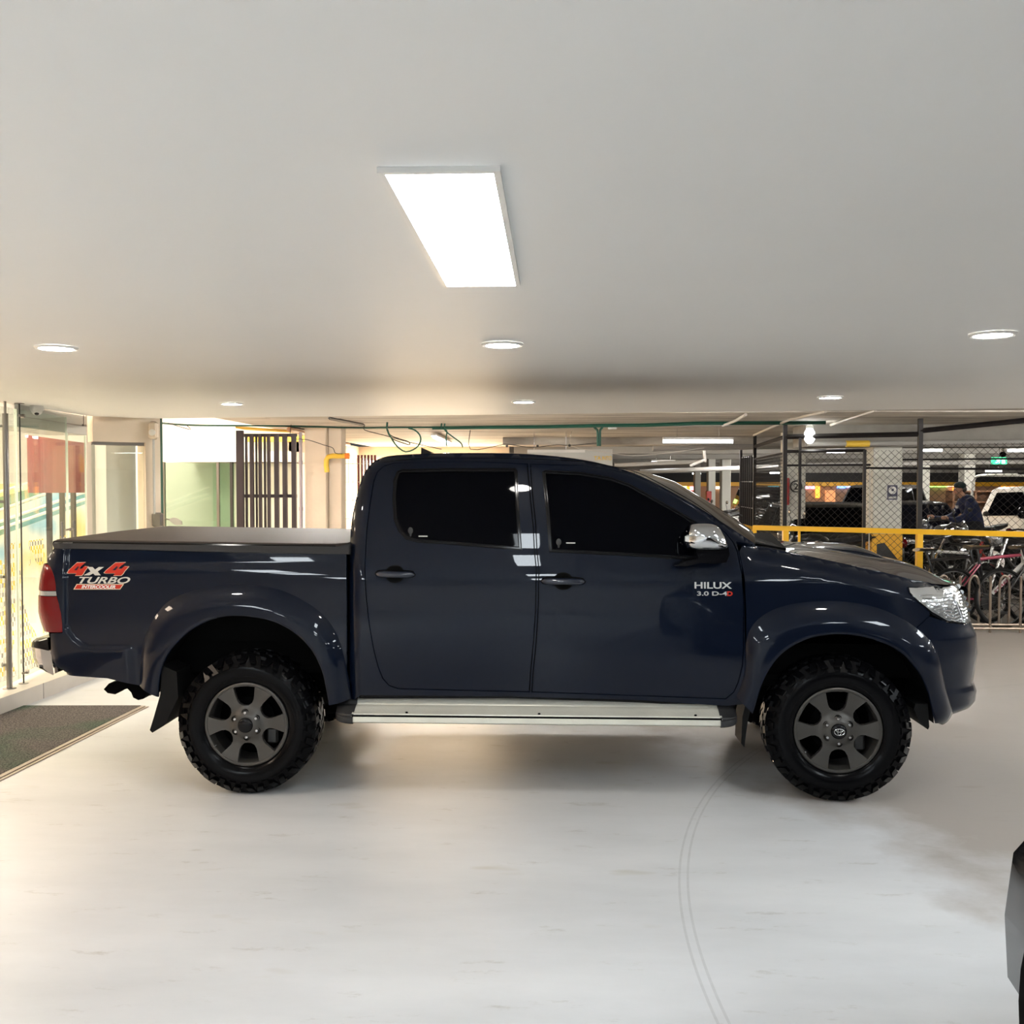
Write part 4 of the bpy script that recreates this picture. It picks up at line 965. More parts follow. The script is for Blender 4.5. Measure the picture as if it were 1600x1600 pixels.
# steel posts
r = empty('steel_post', W1, label='thick stainless steel post standing on the step at the far left', cat='post')
MB().tube([W1, zc(W1, CEIL - .09)], .021, 16).build('tube', 'inox', r, org=W1)
MB().tube([zc(W1, CEIL - .10), zc(W1, CEIL)], .010, 10).build('top_rod', 'inox', r, org=W1)
MB().lathe([(0, .006), (.045, .006), (.048, 0)], W1, 'Z', 24).build('flange', 'inox', r, org=W1)
for z in (.30, .96, 1.52, 2.08): 
    p = zc(W1, z); MB().tube([p, p + nW * .05 - dW * .02], .011, 10).build('glass_clamp', 'inox', r, org=W1)
r = empty('steel_rod', W2, label='slim steel rod holding the glass, right of the thick post', cat='post')
MB().tube([W2, zc(W2, CEIL)], .0055, 10).build('rod', 'darksteel', r, org=W2)
for z in (STEP, CEIL): MB().lathe([(0, .004), (.036, .004), (.036, -.004), (0, -.004)], zc(W2, z), 'Z', 20).build('flange', 'inox', r, org=W2)
for z in (.20, 2.17): p = zc(W2, z); MB().tube([p - dW * .01, p + dW * .06], .010, 10).tube([p + dW * .055 - nW * .015, p + dW * .055 + nW * .015], .016, 12).build('glass_clamp', 'inox', r, org=W2)
p = zc(on_line(132), 2.09 + .17); r = empty('glass_clamp', p, label='small steel clamp hanging at the top of the glass beside the grey header', cat='clamp')
MB().tube([p, p + Vector((0, 0, -.10))], .004, 8).build('rod', 'inox', r, org=p); MB().tube([p + Vector((0, 0, -.09)) - dW * .02, p + Vector((0, 0, -.09)) + dW * .05], .010, 10).build('clamp', 'inox', r, org=p)
# grey header, dome camera
a, b = on_line(37) + nW * .06, on_line(147) + nW * .06
m = MB(); m.prism([zc(a, 2.09), zc(b, 2.09), zc(b + nW * .35, 2.09), zc(a + nW * .35, 2.09)], (0, 0, CEIL - 2.09)); struct('trim_5', m, 'wallgrey')
m = MB(); m.prism([zc(a - nW * .004, 2.17), zc(b - nW * .004, 2.17), zc(b, 2.17), zc(a, 2.17)], (0, 0, .006)); struct('trim_6', m, 'inox')
p = zc(on_line(53) - nW * .03, 2.235); r = empty('dome_camera', p, label='small white dome security camera at the top of the glass wall', cat='security camera')
MB().lathe([(0, .03), (.05, .028), (.052, -.005), (.048, -.012)], p, 'Z', 24).build('base', 'white', r, org=p); MB().ball(p + Vector((0, 0, -.012)), (.042, .042, .035), 20, 12).build('dome', 'white', r, org=p); MB().ball(p + Vector((.01, -.02, -.035)), (.018, .018, .014), 12, 8).build('lens', 'darksteel', r, org=p)
# wall return with the big grey window
wE = zc(on_line(147), 0); eC = Vector((eL.x, eL.y, 0)); dR = (eC - wE).normalized(); nR = Vector((-dR.y, dR.x, 0))
lR = lambda px: on_line(px, wE, dR)
def wseg(a, b, z0, z1, m, nm, th=.18, off=0): struct(nm, MB().prism([zc(a + nR * off, z0), zc(b + nR * off, z0), zc(b + nR * (off + th), z0), zc(a + nR * (off + th), z0)], (0, 0, z1 - z0)), m)
zt1 = 1.68 + 60 * 9.2 / 1560
wseg(lR(146), lR(228), zt1, CEIL + .2, 'plaster', 'wall_left')
wseg(lR(228), lR(251), 0, CEIL + .2, 'plaster', 'wall_left_pier', .25)
wseg(lR(146), lR(228), STEP, .5, 'plaster', 'wall_left_sill')
a, b = lR(146), lR(228)
wn = MB().prism([zc(a + nR * .05, .5), zc(b + nR * .05, .5), zc(b + nR * .06, .5), zc(a + nR * .06, .5)], (0, 0, zt1 - .5)); wo = struct('window_1', wn, 'glass')
MB().prism([zc(a + nR * .04, zt1 - .03), zc(b + nR * .04, zt1 - .03), zc(b + nR * .07, zt1 - .03), zc(a + nR * .07, zt1 - .03)], (0, 0, .03)).build('window_frame', 'inox', wo, smooth=False)
wseg(lR(180) + nR * 1.0, lR(262) + nR * 1.0, STEP, 3.3, 'wallgrey', 'wall_room', .05); wseg(lR(192) + nR * .55, lR(236) + nR * .55, STEP, 3.3, 'wallgrey', 'wall_room_side', .4)
# electrical conduit and boxes on the pier
p = lR(239) - nR * .03; o = zc(p, 1.3); r = empty('electrical_conduit', o, label='grey electrical conduit with junction boxes running down the beige pier', cat='conduit')
MB().tube([zc(p, 2.17), zc(p, 1.32)], .011, 10).build('pipe', 'wallgrey', r, org=o)
MB().cbox(zc(p, 2.15), (.09, .06, .17), bev=.02).build('junction_box', 'plaster', r, org=o); MB().lathe([(0, -.045), (.03, -.04), (.032, 0)], zc(p, 2.13), 'Y', 20).build('box_cover', 'wallwhite', r, org=o)
MB().cbox(zc(p + dR * .03, 1.30), (.10, .06, .14), bev=.015).build('junction_box', 'inox', r, org=o)
p2 = zc(p + dR * .10, 1.31); r = empty('wall_fan', p2, label='grey paddle-shaped arm sticking out from the beige pier above the bed cover', cat='bracket')
q = aty(284, 817, p.y - .1); MB().tube([p2, p2.lerp(q, .35)], .006, 8).build('arm', 'inox', r, org=p2)
rows = []
for i in range(9): t = i / 8; c = p2.lerp(q, .3 + .7 * t); rows.append([c + Vector((0, .012 * math.cos(a_), (.012 + .02 * math.sin(PI * min(1, t * 1.1)) + .01 * t) * math.sin(a_))) for a_ in [2 * PI * k / 10 for k in range(10)]])
MB().grid(rows, closed=True).build('paddle', 'wallgrey', r, org=p2)
# red board on dark posts
a, b = aty(42, 679, 10.6), aty(133, 691, 12.4); org = zc((a + b) / 2, STEP); r = empty('red_board', org, label='large red board on three dark posts behind the glass wall', cat='sign')
d = zc(b - a, 0).normalized(); n = Vector((-d.y, d.x, 0))
M['redboard'] = mat('red_board', (.26, .022, .018), .35, var=.06, vs=1)
MB().prism([zc(a, 1.54), zc(b, 1.52), zc(b, 1.52) + Vector((-.08, .25, 0)), zc(a, 1.54) + Vector((-.08, .25, 0))], (0, 0, 2.158 - 1.53)).build('board', 'redboard', r, org=org, smooth=False)
for px_ in (90, 110, 127): p = on_line(px_, zc(a, 0), d) + n * .1; MB().box((p.x - .025, p.y - .025, STEP), (p.x + .025, p.y + .025, 1.54)).build('post', 'darksteel', r, org=org)
# glass door handle
p = zc(on_line(107), 0); org = zc(p, 1.0); r = empty('door_handle_pair', org, label='two upright steel bars joined by a knob on the glass near the bed cover', cat='door handle')
for px_, z0, z1 in ((88, .95, 1.33), (107, .95, 1.33)): q = on_line(px_) - nW * .04; MB().tube([zc(q, z0), zc(q, z1)], .009, 10).build('bar', 'inox', r, org=org)
MB().tube([zc(on_line(94) - nW * .04, 1.26), zc(on_line(107) - nW * .04, 1.26)], .008, 8).ball(zc(on_line(101) - nW * .04, 1.26), .016, 12, 8).build('knob', 'inox', r, org=org)
# escalator rising behind the glass
M['escglass'] = glass('blue_green_glass', (.62, .80, .80), 1.6)
e0 = aty(-90, 838, 13.5); org = Vector((e0.x, 13.5, STEP)); r = empty('escalator', org, label='escalator with white rails and blue-green glass sides behind the glass wall', cat='escalator')
for dy, pts in ((0, [(-90, 850), (0, 815), (105, 778), (140, 766)]), (.9, [(-90, 832), (0, 797), (60, 775), (120, 757)]), (1.0, [(-90, 800), (0, 768), (42, 756), (80, 745)]), (.0, [(-90, 862), (0, 826), (105, 789), (140, 778)])):
    MB().tube([aty(a_, b_, 13.5 + dy) for a_, b_ in pts], .022, 8).build('handrail', 'mallwhite', r, org=org)
P3 = [aty(-90, 870, 13.5), aty(140, 785, 13.5), aty(140, 766, 13.5), aty(-90, 850, 13.5)]
MB().prism(P3, (0, .02, 0)).build('balustrade', M['escglass'], r, org=org, smooth=False)
P3 = [aty(-90, 832, 14.4), aty(120, 757, 14.4), aty(120, 745, 14.4), aty(-90, 800, 14.4)]
MB().prism(P3, (0, .02, 0)).build('balustrade', M['escglass'], r, org=org, smooth=False)
M['artwall'] = mat('yellow_blue_mural', (.5, .6, .6), .6)
nt = M['artwall'].node_tree; g = nt.nodes.new('ShaderNodeTexCoord'); nn = nt.nodes.new('ShaderNodeTexNoise'); nn.inputs['Scale'].default_value = .9; rp = nt.nodes.new('ShaderNodeValToRGB')
nt.links.new(g.outputs['Object'], nn.inputs[0]); nt.links.new(nn.outputs[0], rp.inputs[0]); nt.links.new(rp.outputs[0], nt.nodes['Principled BSDF'].inputs[0])
e = rp.color_ramp.elements; e[0].position = .38; e[0].color = (.25, .55, .75, 1); e[1].position = .6; e[1].color = (.80, .66, .30, 1); q = e.new(.5); q.color = (.85, .85, .75, 1)
a = aty(-60, 800, 15.6); b = aty(140, 800, 15.6); o = MB().box((a.x, 15.6, STEP), (b.x, 15.7, 1.62)).build('mural_wall', 'artwall', org=Vector((a.x, 15.6, STEP))); tag(o, 'low wall painted pale blue and yellow behind the escalator', 'wall')
# floor mat
A_, B_, D_ = atz(30, 1104.5, 0), atz(220, 1104.5, 0), atz(0, 1213, 0); dm = (D_ - B_).normalized(); E_ = B_ + dm * 5.2
a4 = along(sA, dS, -9, -.01); 
M['mat'] = mat('speckled_mat', (.07, .06, .055), .95, bump=.9, bs=220)
nt = M['mat'].node_tree; N = nt.nodes.new; L = nt.links.new; g = N('ShaderNodeNewGeometry'); n1 = N('ShaderNodeTexNoise'); n1.inputs['Scale'].default_value = 95; n2 = N('ShaderNodeTexNoise'); n2.inputs['Scale'].default_value = 1.1
L(g.outputs['Position'], n1.inputs[0]); L(g.outputs['Position'], n2.inputs[0]); r1 = N('ShaderNodeValToRGB'); L(n1.outputs[0], r1.inputs[0]); e = r1.color_ramp.elements; e[0].position = .4; e[0].color = (.03, .026, .024, 1); e[1].position = .62; e[1].color = (.15, .125, .115, 1)
r2 = N('ShaderNodeValToRGB'); L(n2.outputs[0], r2.inputs[0]); e = r2.color_ramp.elements; e[0].position = .48; e[0].color = (1, 1, 1, 1); e[1].position = .62; e[1].color = (.45, .95, .62, 1)
mx = N('ShaderNodeMix'); mx.data_type = 'RGBA'; mx.blend_type = 'MULTIPLY'; mx.inputs[0].default_value = 1; L(r1.outputs[0], mx.inputs[6]); L(r2.outputs[0], mx.inputs[7]); L(mx.outputs[2], nt.nodes['Principled BSDF'].inputs[0])
nA = (A_ - B_).normalized(); org = Vector(B_); r = empty('floor_mat', org, label='dark speckled entrance mat with a greenish patch and metal edge, beside the tiled step', cat='mat')
sLine = lambda p: p
s1 = along(sA, dS, (A_ - sA).dot(dS), -.012); s2 = along(sA, dS, (E_ - sA).dot(dS), -.012)
MB().prism([B_, s1, s2, E_], (0, 0, .012)).build('carpet', 'mat', r, org=org, smooth=False)
w_ = Vector((dm.y, -dm.x, 0)); w_ = w_ if w_.x > 0 else -w_
M['strip'] = mat('mat_edge_metal', (.38, .32, .27), .35, .5)
MB().prism([B_ + w_ * .002, E_ + w_ * .002, E_ + w_ * .035, B_ + w_ * .035], (0, 0, .010)).prism([B_ + w_ * .04, E_ + w_ * .04, E_ + w_ * .06, B_ + w_ * .06 - dm * .0], (0, 0, .006)).build('edge_strip', 'strip', r, org=org, smooth=False)
# ---------------------------------------------------------------- behind the bed: opening, gate, columns
M['green'] = mat('green_paint', (.008, .075, .05), .45)
M['gatepaint'] = mat('dark_brown_paint', (.028, .020, .022), .45)
p = aty(251, 750, 9.75); o = MB().box((p.x - .012, 9.70, 0), (p.x + .012, 9.78, 2.40)).build('door_jamb_post', 'green', org=Vector((p.x, 9.74, 0))); tag(o, 'thin dark green upright at the right edge of the beige pier', 'post')
Y = 11.6; a = aty(371, 750, Y); org = Vector((a.x, Y, 0)); r = empty('bar_gate', org, label='dark brown gate of upright flat bars standing behind the truck bed', cat='gate')
zt = aty(400, 678, Y).z
for x0, x1, dy in ((370, 381, 0), (384, 386.5, .05), (391, 396.5, 0), (400, 402, .06), (404.5, 409, .0), (413, 415.5, .05), (418, 422.5, 0), (429, 436, 0), (442, 449, 0), (456, 463, 0)):
    u, v = aty(x0, 750, Y + dy).x, aty(x1, 750, Y + dy).x; MB().box((u, Y + dy - .02, .03), (v, Y + dy + .02, zt - (.0 if x0 > 375 else -.04))).build('bar', 'gatepaint', r, org=org)
for py in (680, 775): u, v = aty(370, py, Y), aty(463, py, Y); MB().box((u.x, Y + .022, u.z - .02), (v.x, Y + .045, u.z + .02)).build('rail', 'gatepaint', r, org=org)
Y = 14.0
def column(x0, x1, Y, dpt, z0, z1, lab, m='plaster', name='column'):
    u, v = aty(x0, 750, Y).x, aty(x1, 750, Y).x; org = Vector(((u + v) / 2, Y + dpt / 2, z0)); o = MB().box((u, Y, z0), (v, Y + dpt, z1), bev=.012).build(name, m, org=org, angle=20); tag(o, lab, 'column'); return o
column(476, 510, 14.0, .3, 0, SLAB, 'rough cream plastered column right of the dark bar gate')
column(513, 534, 14.1, .3, 0, SLAB, 'narrow cream plastered column left of the green door frame')
p = aty(470, 750, 13.9); org = Vector((p.x, 13.9, 0)); r = empty('downpipe', org, label='grey-violet downpipe between the bar gate and the cream column', cat='pipe')
M['pipegrey'] = mat('grey_violet_pipe', (.36, .32, .36), .4); M['pipeyellow'] = mat('yellow_pipe', (.85, .55, .06), .35); M['pipeorange'] = mat('orange_pipe_end', (.85, .22, .03), .4)
MB().tube([(p.x, 13.9, 0), (p.x, 13.9, 2.35)], .024, 12).build('pipe', 'pipegrey', r, org=org)
for z in (.6, 1.25, 1.9, 2.2): MB().tube([(p.x, 13.9, z), (p.x, 13.9, z + .05)], .031, 12).build('collar', 'pipegrey', r, org=org)
u = [aty(x, y, 13.6) for x, y in ((511, 738), (510, 727), (510, 719), (513, 714), (519, 712.5), (528, 712.5), (545, 712.5))]
org = Vector(u[0]); r = empty('yellow_pipe', org, label='yellow elbow pipe with an orange end at the top of the cream columns', cat='pipe')
MB().tube(u, .036, 12).build('elbow', 'pipeyellow', r, org=org); MB().tube([u[-1] - Vector((.05, 0, 0)), u[-1] + Vector((.01, 0, 0))], .040, 12).build('end_cap', 'pipeorange', r, org=org)
# green door frame with grille and shutter beyond
Y = 14.6; a, b = aty(535, 750, Y).x, aty(600, 750, Y).x; org = Vector((a, Y, 0)); r = empty('grille_door', org, label='green framed door with a wire grille just behind the cab', cat='door')
MB().box((a - .02, Y - .03, 0), (a + .02, Y + .03, 2.0)).box((b - .02, Y - .03, 0), (b + .02, Y + .03, 2.0)).build('frame', 'green', r, org=org)
for k in range(10): x = lerp(a, b, (k + .5) / 10); MB().tube([(x, Y, 0), (x, Y, 2.0)], .004, 5).build('bar', 'wallgrey', r, org=org)
for k in range(7): z = .3 + k * .27; MB().tube([(a, Y, z), (b, Y, z)], .004, 5).build('cross_bar', 'wallgrey', r, org=org)
struct('wall_lobby', MB().box((-4.55, 22.4, 0), (-1.0, 22.5, SLAB)), 'plaster')
M['lobbyE'] = mat('lit_lobby_window', (.9, .85, .75), .5, emit=(1, .76, .50), es=17)  # hidden width behind the cab is added to warm slab and floor
a, b = -4.35, -1.3; org = Vector(((a + b) / 2, 22.35, .15)); r = empty('lobby_window', org, label='warmly lit window, widened as fill light behind the cab, glimpsed through the grille door', cat='window')
MB().box((a, 22.36, .15), (b, 22.39, 2.12)).build('lit_pane', 'lobbyE', r, org=org, smooth=False)
for x in (a, -3.4, -2.6, -1.9, b): MB().box((x - .02, 22.32, .15), (x + .02, 22.36, 2.12)).build('mullion', 'wallwhite', r, org=org, smooth=False)
M['redslat'] = mat('red_slats', (.13, .022, .02), .5)
a, b = aty(560, 711, 16.4), aty(586, 740, 16.4); org = Vector((a.x, 16.4, a.z)); r = empty('red_slat_screen', org, label='small screen of dark red upright slats behind the back corner of the cab', cat='screen')
for k in range(6): x = lerp(a.x, b.x, k / 5); MB().box((x - .015, 16.38, 0), (x + .02, 16.42, a.z)).build('slat', 'redslat', r, org=org)
# ================================================================ SLAB: BEAMS, CONDUITS, TUBES
struct('trim_9', MB().box((aty(1258, 700, 13.75).x, 13.75, 2.13), (24, 14.45, SLAB + .01)), mat('grey_brown_beam', (.30, .285, .26), .8, var=.25, vs=5, bump=.4, bs=12))
M['beam'] = mat('painted_beam', (.36, .35, .32), .7, var=.15, vs=3, bump=.2, bs=10)
for i, (Y, zb, w_, x0, x1) in enumerate([(11.0, 2.415, .9, -3.4, 24), (17.6, 2.30, .5, -.9, 24), (22.5, 2.27, .5, -.9, 24), (27.5, 2.26, .5, -.9, 24), (33, 2.24, .5, -.9, 24)]):
    struct('trim_%d' % (10 + i), MB().box((x0, Y, zb), (x1, Y + w_, SLAB + .01)), 'slab' if i < 2 else 'beam')
struct('trim_20', MB().box((-4, 37.9, 1.60), (24, 38.1, 1.95)), 'dark')
struct('trim_21', MB().box((-4, 37.9, 1.45), (24, 38.2, 1.60)), 'yellowpaint')
struct('trim_22', MB().box((-4, 38, 1.95), (24, 38.3, SLAB)), 'beam')
struct('wall_garage_left', MB().box((-1.2, 22.5, 0), (-1.0, 38.1, SLAB)), 'wallgrey')
struct('wall_garage_right', MB().box((24, -6, 0), (24.2, 41, SLAB + .2)), 'wallgrey')
a, b = atz(368, 667, 2.42), atz(452, 673, 2.42); M['yel2'] = mat('yellow_beam_paint', (.80, .52, .08), .5, var=.2, vs=6)
struct('trim_23', MB().prism([(a.x, a.y, 2.40), (b.x, b.y - .1, 2.40), (b.x, b.y + .5, 2.40), (a.x, a.y + .5, 2.40)], (0, 0, .03)), 'yel2')
a, b = aty(455, 690, 17.5), aty(532, 697, 17.5)
struct('trim_24', MB().box((aty(384, 690, 16.75).x, 16.75, 2.33), (b.x, 16.9, SLAB)), 'yel2')
def cable(name, pts, r, m, lab, cat='cable', z=None, Y=None, k=3):
    z = SLAB - r if z is None else z; P_ = [(atz(p[0], p[1], p[2] if len(p) > 2 else z) if Y is None else aty(p[0], p[1], Y)) for p in pts]
    if Y is not None and Y > 12: P_ = [Vector((P_[0].x, Y, SLAB))] + P_
    P_ = smooth_poly(P_, k=k)
    o = MB().tube(P_, r, 6).build(name, m, org=Vector(P_[0])); return tag(o, lab, cat)
M['cable'] = mat('black_cable', (.02, .02, .02), .5); M['cord'] = mat('pale_cable', (.6, .56, .5), .5)
cable('electrical_cable', [(252, 661), (290, 664), (340, 665), (420, 665.5), (500, 667), (560, 668.5), (640, 668), (690, 668)], .013, 'green', 'long green cable running under the slab above the truck bed')
cable('green_conduit', [(676, 669), (760, 668), (850, 667), (940, 665), (1010, 664.5), (1090, 661.5), (1200, 661), (1290, 660.5)], .026, 'green', 'long straight green conduit running under the slab above the cab', 'conduit', z=SLAB - .026, k=1)
Yg = atz(935, 666, SLAB - .026).y
o = cable('green_conduit', [(929, 668), (933, 672), (934, 680), (934, 697)], .017, 'green', 'left one of two short green conduits dropping toward the lettered grey box', 'conduit', Y=Yg)
o = cable('green_conduit', [(941, 668), (938, 672), (937.5, 680), (937.5, 697)], .017, 'green', 'right one of two short green conduits dropping toward the lettered grey box', 'conduit', Y=Yg)
a = aty(957, 666, Yg - .05); o = MB().cbox(a, (.12, .06, .085), bev=.008).build('junction_box', 'wallwhite', org=a); tag(o, 'small white junction box on the green conduit', 'junction box')
cable('electrical_cable', [(605, 672), (612, 685), (620, 697), (634, 706), (650, 700), (657, 690), (656, 680), (648, 672), (638, 669)], .011, 'green', 'green cable hanging in a big loop above the rear door', Y=12.9)
cable('electrical_cable', [(606, 676), (614, 686), (632, 693), (640, 695), (638, 690), (625, 686), (610, 680), (606, 671)], .007, 'cable', 'black cable tangled inside the green loop', Y=12.95)
cable('electrical_cable', [(690, 669), (698, 673), (697, 685), (698, 697)], .010, 'green', 'green cable dropping beside the lit tube above the cab', Y=13.2)
cable('electrical_cable', [(695, 672), (708, 683), (720, 692), (723, 699)], .010, 'green', 'green cable slanting right of the lit tube above the cab', Y=13.25)
cable('electrical_cable', [(455, 684), (480, 687), (505, 695), (520, 700), (524, 708), (535, 709)], .005, 'cable', 'thin black cable sagging to the yellow elbow pipe', Y=13.4)
cable('electrical_cable', [(290, 663), (298, 671), (282, 667), (262, 661)], .005, 'cable', 'thin black cable end dangling above the opening', Y=12)
cable('electrical_cable', [(570, 672), (600, 680), (640, 691), (690, 702)], .006, 'cable', 'thin black cable slanting down toward the roof antenna', Y=13.6)
cable('electrical_cable', [(735, 702), (775, 697), (792, 694), (830, 699), (870, 695), (890, 696), (935, 692)], .006, 'cable', 'thin black wavy wire along the slab edge above the roof', Y=15)
cable('electrical_cable', [(893, 697), (940, 706), (990, 712), (1040, 708), (1100, 700)], .006, 'cord', 'thin pale wire sagging behind the windscreen top', Y=15.5)
for a, b in ((792, 697), (840, 697), (890, 696)):
    p = aty(a, b, 14.95); tag(MB().cbox(p, (.035, .03, .035), bev=.005).build('wire_clip', 'cable', org=p), 'small black clip %s on the wavy wire' % {792: 'farthest left', 840: 'in the middle', 890: 'farthest right'}[a], 'clip', 'clips on the wavy wire')
# brown duct and black fitting
M['duct'] = mat('brown_duct', (.42, .22, .12), .5)
a, b = atz(452, 671, 2.37), atz(545, 695, 2.36); tag(MB().tube([a, b], .035, 12).build('brown_duct', 'duct', org=a), 'brown round duct slanting under the slab behind the truck bed', 'duct')
a, b = atz(515, 653.5, 2.40), atz(568, 664, 2.40); tag(MB().tube([a, b], .02, 4).build('black_batten', 'cable', org=a), 'black empty light batten under the slab left of the green loop', 'light fitting')
# tube lights
def tube_light(a, b, lab, w_=.06, lit=True, es='tubeE'):
    a, b = Vector(a), Vector(b); c = (a + b) / 2; r = empty('tube_light', c, label=lab, cat='tube light'); d = (b - a).normalized(); n = Vector((-d.y, d.x, 0)).normalized() * w_
    MB().prism([a - n, b - n, b + n, a + n], (0, 0, .035)).build('housing', 'white', r, org=c, smooth=False)
    MB().tube([a + Vector((0, 0, -.024)), b + Vector((0, 0, -.024))], .022, 8).build('tube', es, r, org=c)
    for t in (.2, .8):
        q = a.lerp(b, t)
        if SLAB - q.z > .04: MB().tube([q + Vector((0, 0, .03)), Vector((q.x, q.y, SLAB))], .004, 5).build('hanger', 'steel', r, org=c)
    return r
tube_light(aty(1036, 687, 14.6), aty(1145, 687.5, 14.6), 'long lit fluorescent tube under the slab behind the windscreen', .07)
tube_light(atz(678, 681, 2.37), atz(702, 692, 2.37), 'short lit tube pointing away, beside the green cable loop', .05)
tube_light(aty(1018, 721, 24), aty(1055, 721, 24), 'dim lit tube far back, under the second beam')
tube_light(aty(1292, 704, 20), aty(1320, 704, 20), 'lit tube between the two yellow-based pillars, just behind the fence')
tube_light(aty(1443, 702, 21), aty(1472, 702, 21), 'lit tube right of the tall dark fence post')
tube_light(aty(1575, 702, 20), aty(1625, 702, 20), 'lit tube at the right picture edge above the exit sign')
tube_light(aty(1082, 739, 36), aty(1095, 739, 36), 'tiny lit tube far back above the white columns')
tube_light(aty(1203, 738, 33), aty(1218, 738, 33), 'tiny lit tube far back seen through the return fence')
tube_light(aty(1540, 735, 30), aty(1565, 735, 30), 'lit tube far back below the exit sign')
for i, (x, y) in enumerate([(2.4, 18.4), (6.4, 18.4), (10, 18.4), (14, 18.4), (4, 23.3), (9, 23.3), (15, 23.3), (5, 28.3), (12, 28.3), (9, 33.8), (16, 9)] + [(x_, eL.y + (x_ - eL.x) * dE.y / dE.x + .55) for x_ in (-2.6, -.6, 5.4, 7.6, 9.8)]):  # unseen tubes added as fill for slab, fence and pillar fronts
    tube_light((x, y, 2.39), (x + 1.2, y, 2.39), 'added fill tube under the garage slab, largely hidden by beams', es='tubeFill')['group'] = 'added fill tubes hidden among the beams'
# bare lamp in a glass jar
p = aty(1265, 680, 13.0); r = empty('jar_lamp', p, label='glaring bulb in a glass jar fitting hanging above the fence', cat='lamp')
M['bulbE'] = mat('bulb', (1, 1, 1), .5, emit=(1, 1, .95), es=30)
MB().tube([p + Vector((0, 0, .1)), Vector((p.x, p.y, SLAB))], .006, 6).build('rod', 'steel', r, org=p); MB().ball(p + Vector((0, 0, -.01)), (.07, .07, .10), 16, 12).build('bulb', M['bulbE'], r, org=p); MB().lathe([(.02, .14), (.045, .12), (.05, .085), (0, .085)], p, 'Z', 16).build('socket', 'white', r, org=p)
# wires under the slab, right
for i, (pts, m_, lab) in enumerate([([(1130, 665, 2.38), (1150, 657, 2.38), (1165, 648, 2.38)], 'cord', 'pale conduit piece slanting to the ceiling edge right of the cab'),
    ([(1178, 680, 2.40), (1200, 670, 2.40), (1235, 655, 2.40), (1290, 643, 2.40)], 'cord', 'long pale conduit slanting from the fence corner to the ceiling edge'),
    ([(1298, 664, 2.40), (1330, 653, 2.40), (1368, 641, 2.40)], 'cord', 'thicker pale conduit slanting right of the hanging bulb')]):
    P_ = [atz(*q) for q in pts]; tag(MB().tube(P_, .018, 8).build('conduit', m_, org=P_[0]), lab, 'conduit')
p = aty(1188, 652, 10.9); 
# big pipes
M['pipewhite'] = mat('white_pipe', (.42, .41, .39), .6)
for i, (a, b, r_, Y0, Y1, lab) in enumerate([((1000, 737), (1215, 729), .055, 24, 24, 'long thick white pipe crossing behind the windscreen'), ((960, 727), (1095, 721), .045, 22, 22, 'slimmer white pipe rising toward the right behind the windscreen'),
        ((1020, 701), (1225, 697), .05, 17.2, 17.2, 'pinkish white pipe along the first beam'), ((1262, 694), (1640, 690), .032, 13.65, 13.65, 'pale pipe along the beam right of the first pillar'), ((1225, 727), (1600, 722), .05, 26, 26, 'pale pipe far back crossing above the parked cars')]):
    p, q = aty(a[0], a[1], Y0), aty(b[0], b[1], Y1); tag(MB().tube([p, q], r_, 10).build('ceiling_pipe', 'pipewhite', org=p), lab, 'pipe')
p, q = aty(1100, 704, 20), aty(1102, 722, 20); tag(MB().tube([Vector((p.x, p.y, SLAB)), p, q], .03, 8).tube([q + Vector((0, 0, .05)), aty(1078, 728, 20)], .03, 8).build('pipe_drop', 'pipewhite', org=p), 'short white pipe drop with a slanted branch behind the mirror', 'pipe')
p, q = aty(1322, 693.6, 13.64), aty(1358, 693.2, 13.64); tag(MB().tube([p, q], .045, 12).build('pipe_wrap', 'pipeyellow', org=p), 'yellow wrapped length of pipe above the second pillar', 'pipe')
# lettered grey box
a, b = aty(824, 702, 15.5), aty(957, 724, 15.5); org = Vector((a.x, 15.5, 1.7)); r = empty('grey_box_sign', org, label='grey boxed duct with yellow letters INTO, seen over the windscreen', cat='sign')
MB().box((a.x, 15.5, 1.55), (b.x, 15.9, a.z)).build('box', 'wallgrey', r, org=org, smooth=False)
MB().box((a.x, 15.46, a.z - .05), (aty(914, 700, 15.5).x, 15.5, a.z - .01)).build('ledge', 'wallwhite', r, org=org)
for q_ in (.1, .6): MB().tube([(a.x + q_, 15.7, a.z), (a.x + q_, 15.7, SLAB)], .006, 6).build('hanger', 'steel', r, org=org)
t = text_mb('INTO', .145, .062, .006, 0, .01); l = aty(941, 719, 15.49); placed(t, Matrix.Translation(l)).build('lettering', 'pipeyellow', r, org=org)
t = text_mb('TA', .11, .062, .006, 0, .01); l = aty(928, 719, 15.49); placed(t, Matrix.Translation(l)).build('lettering', 'pipeyellow', r, org=org)
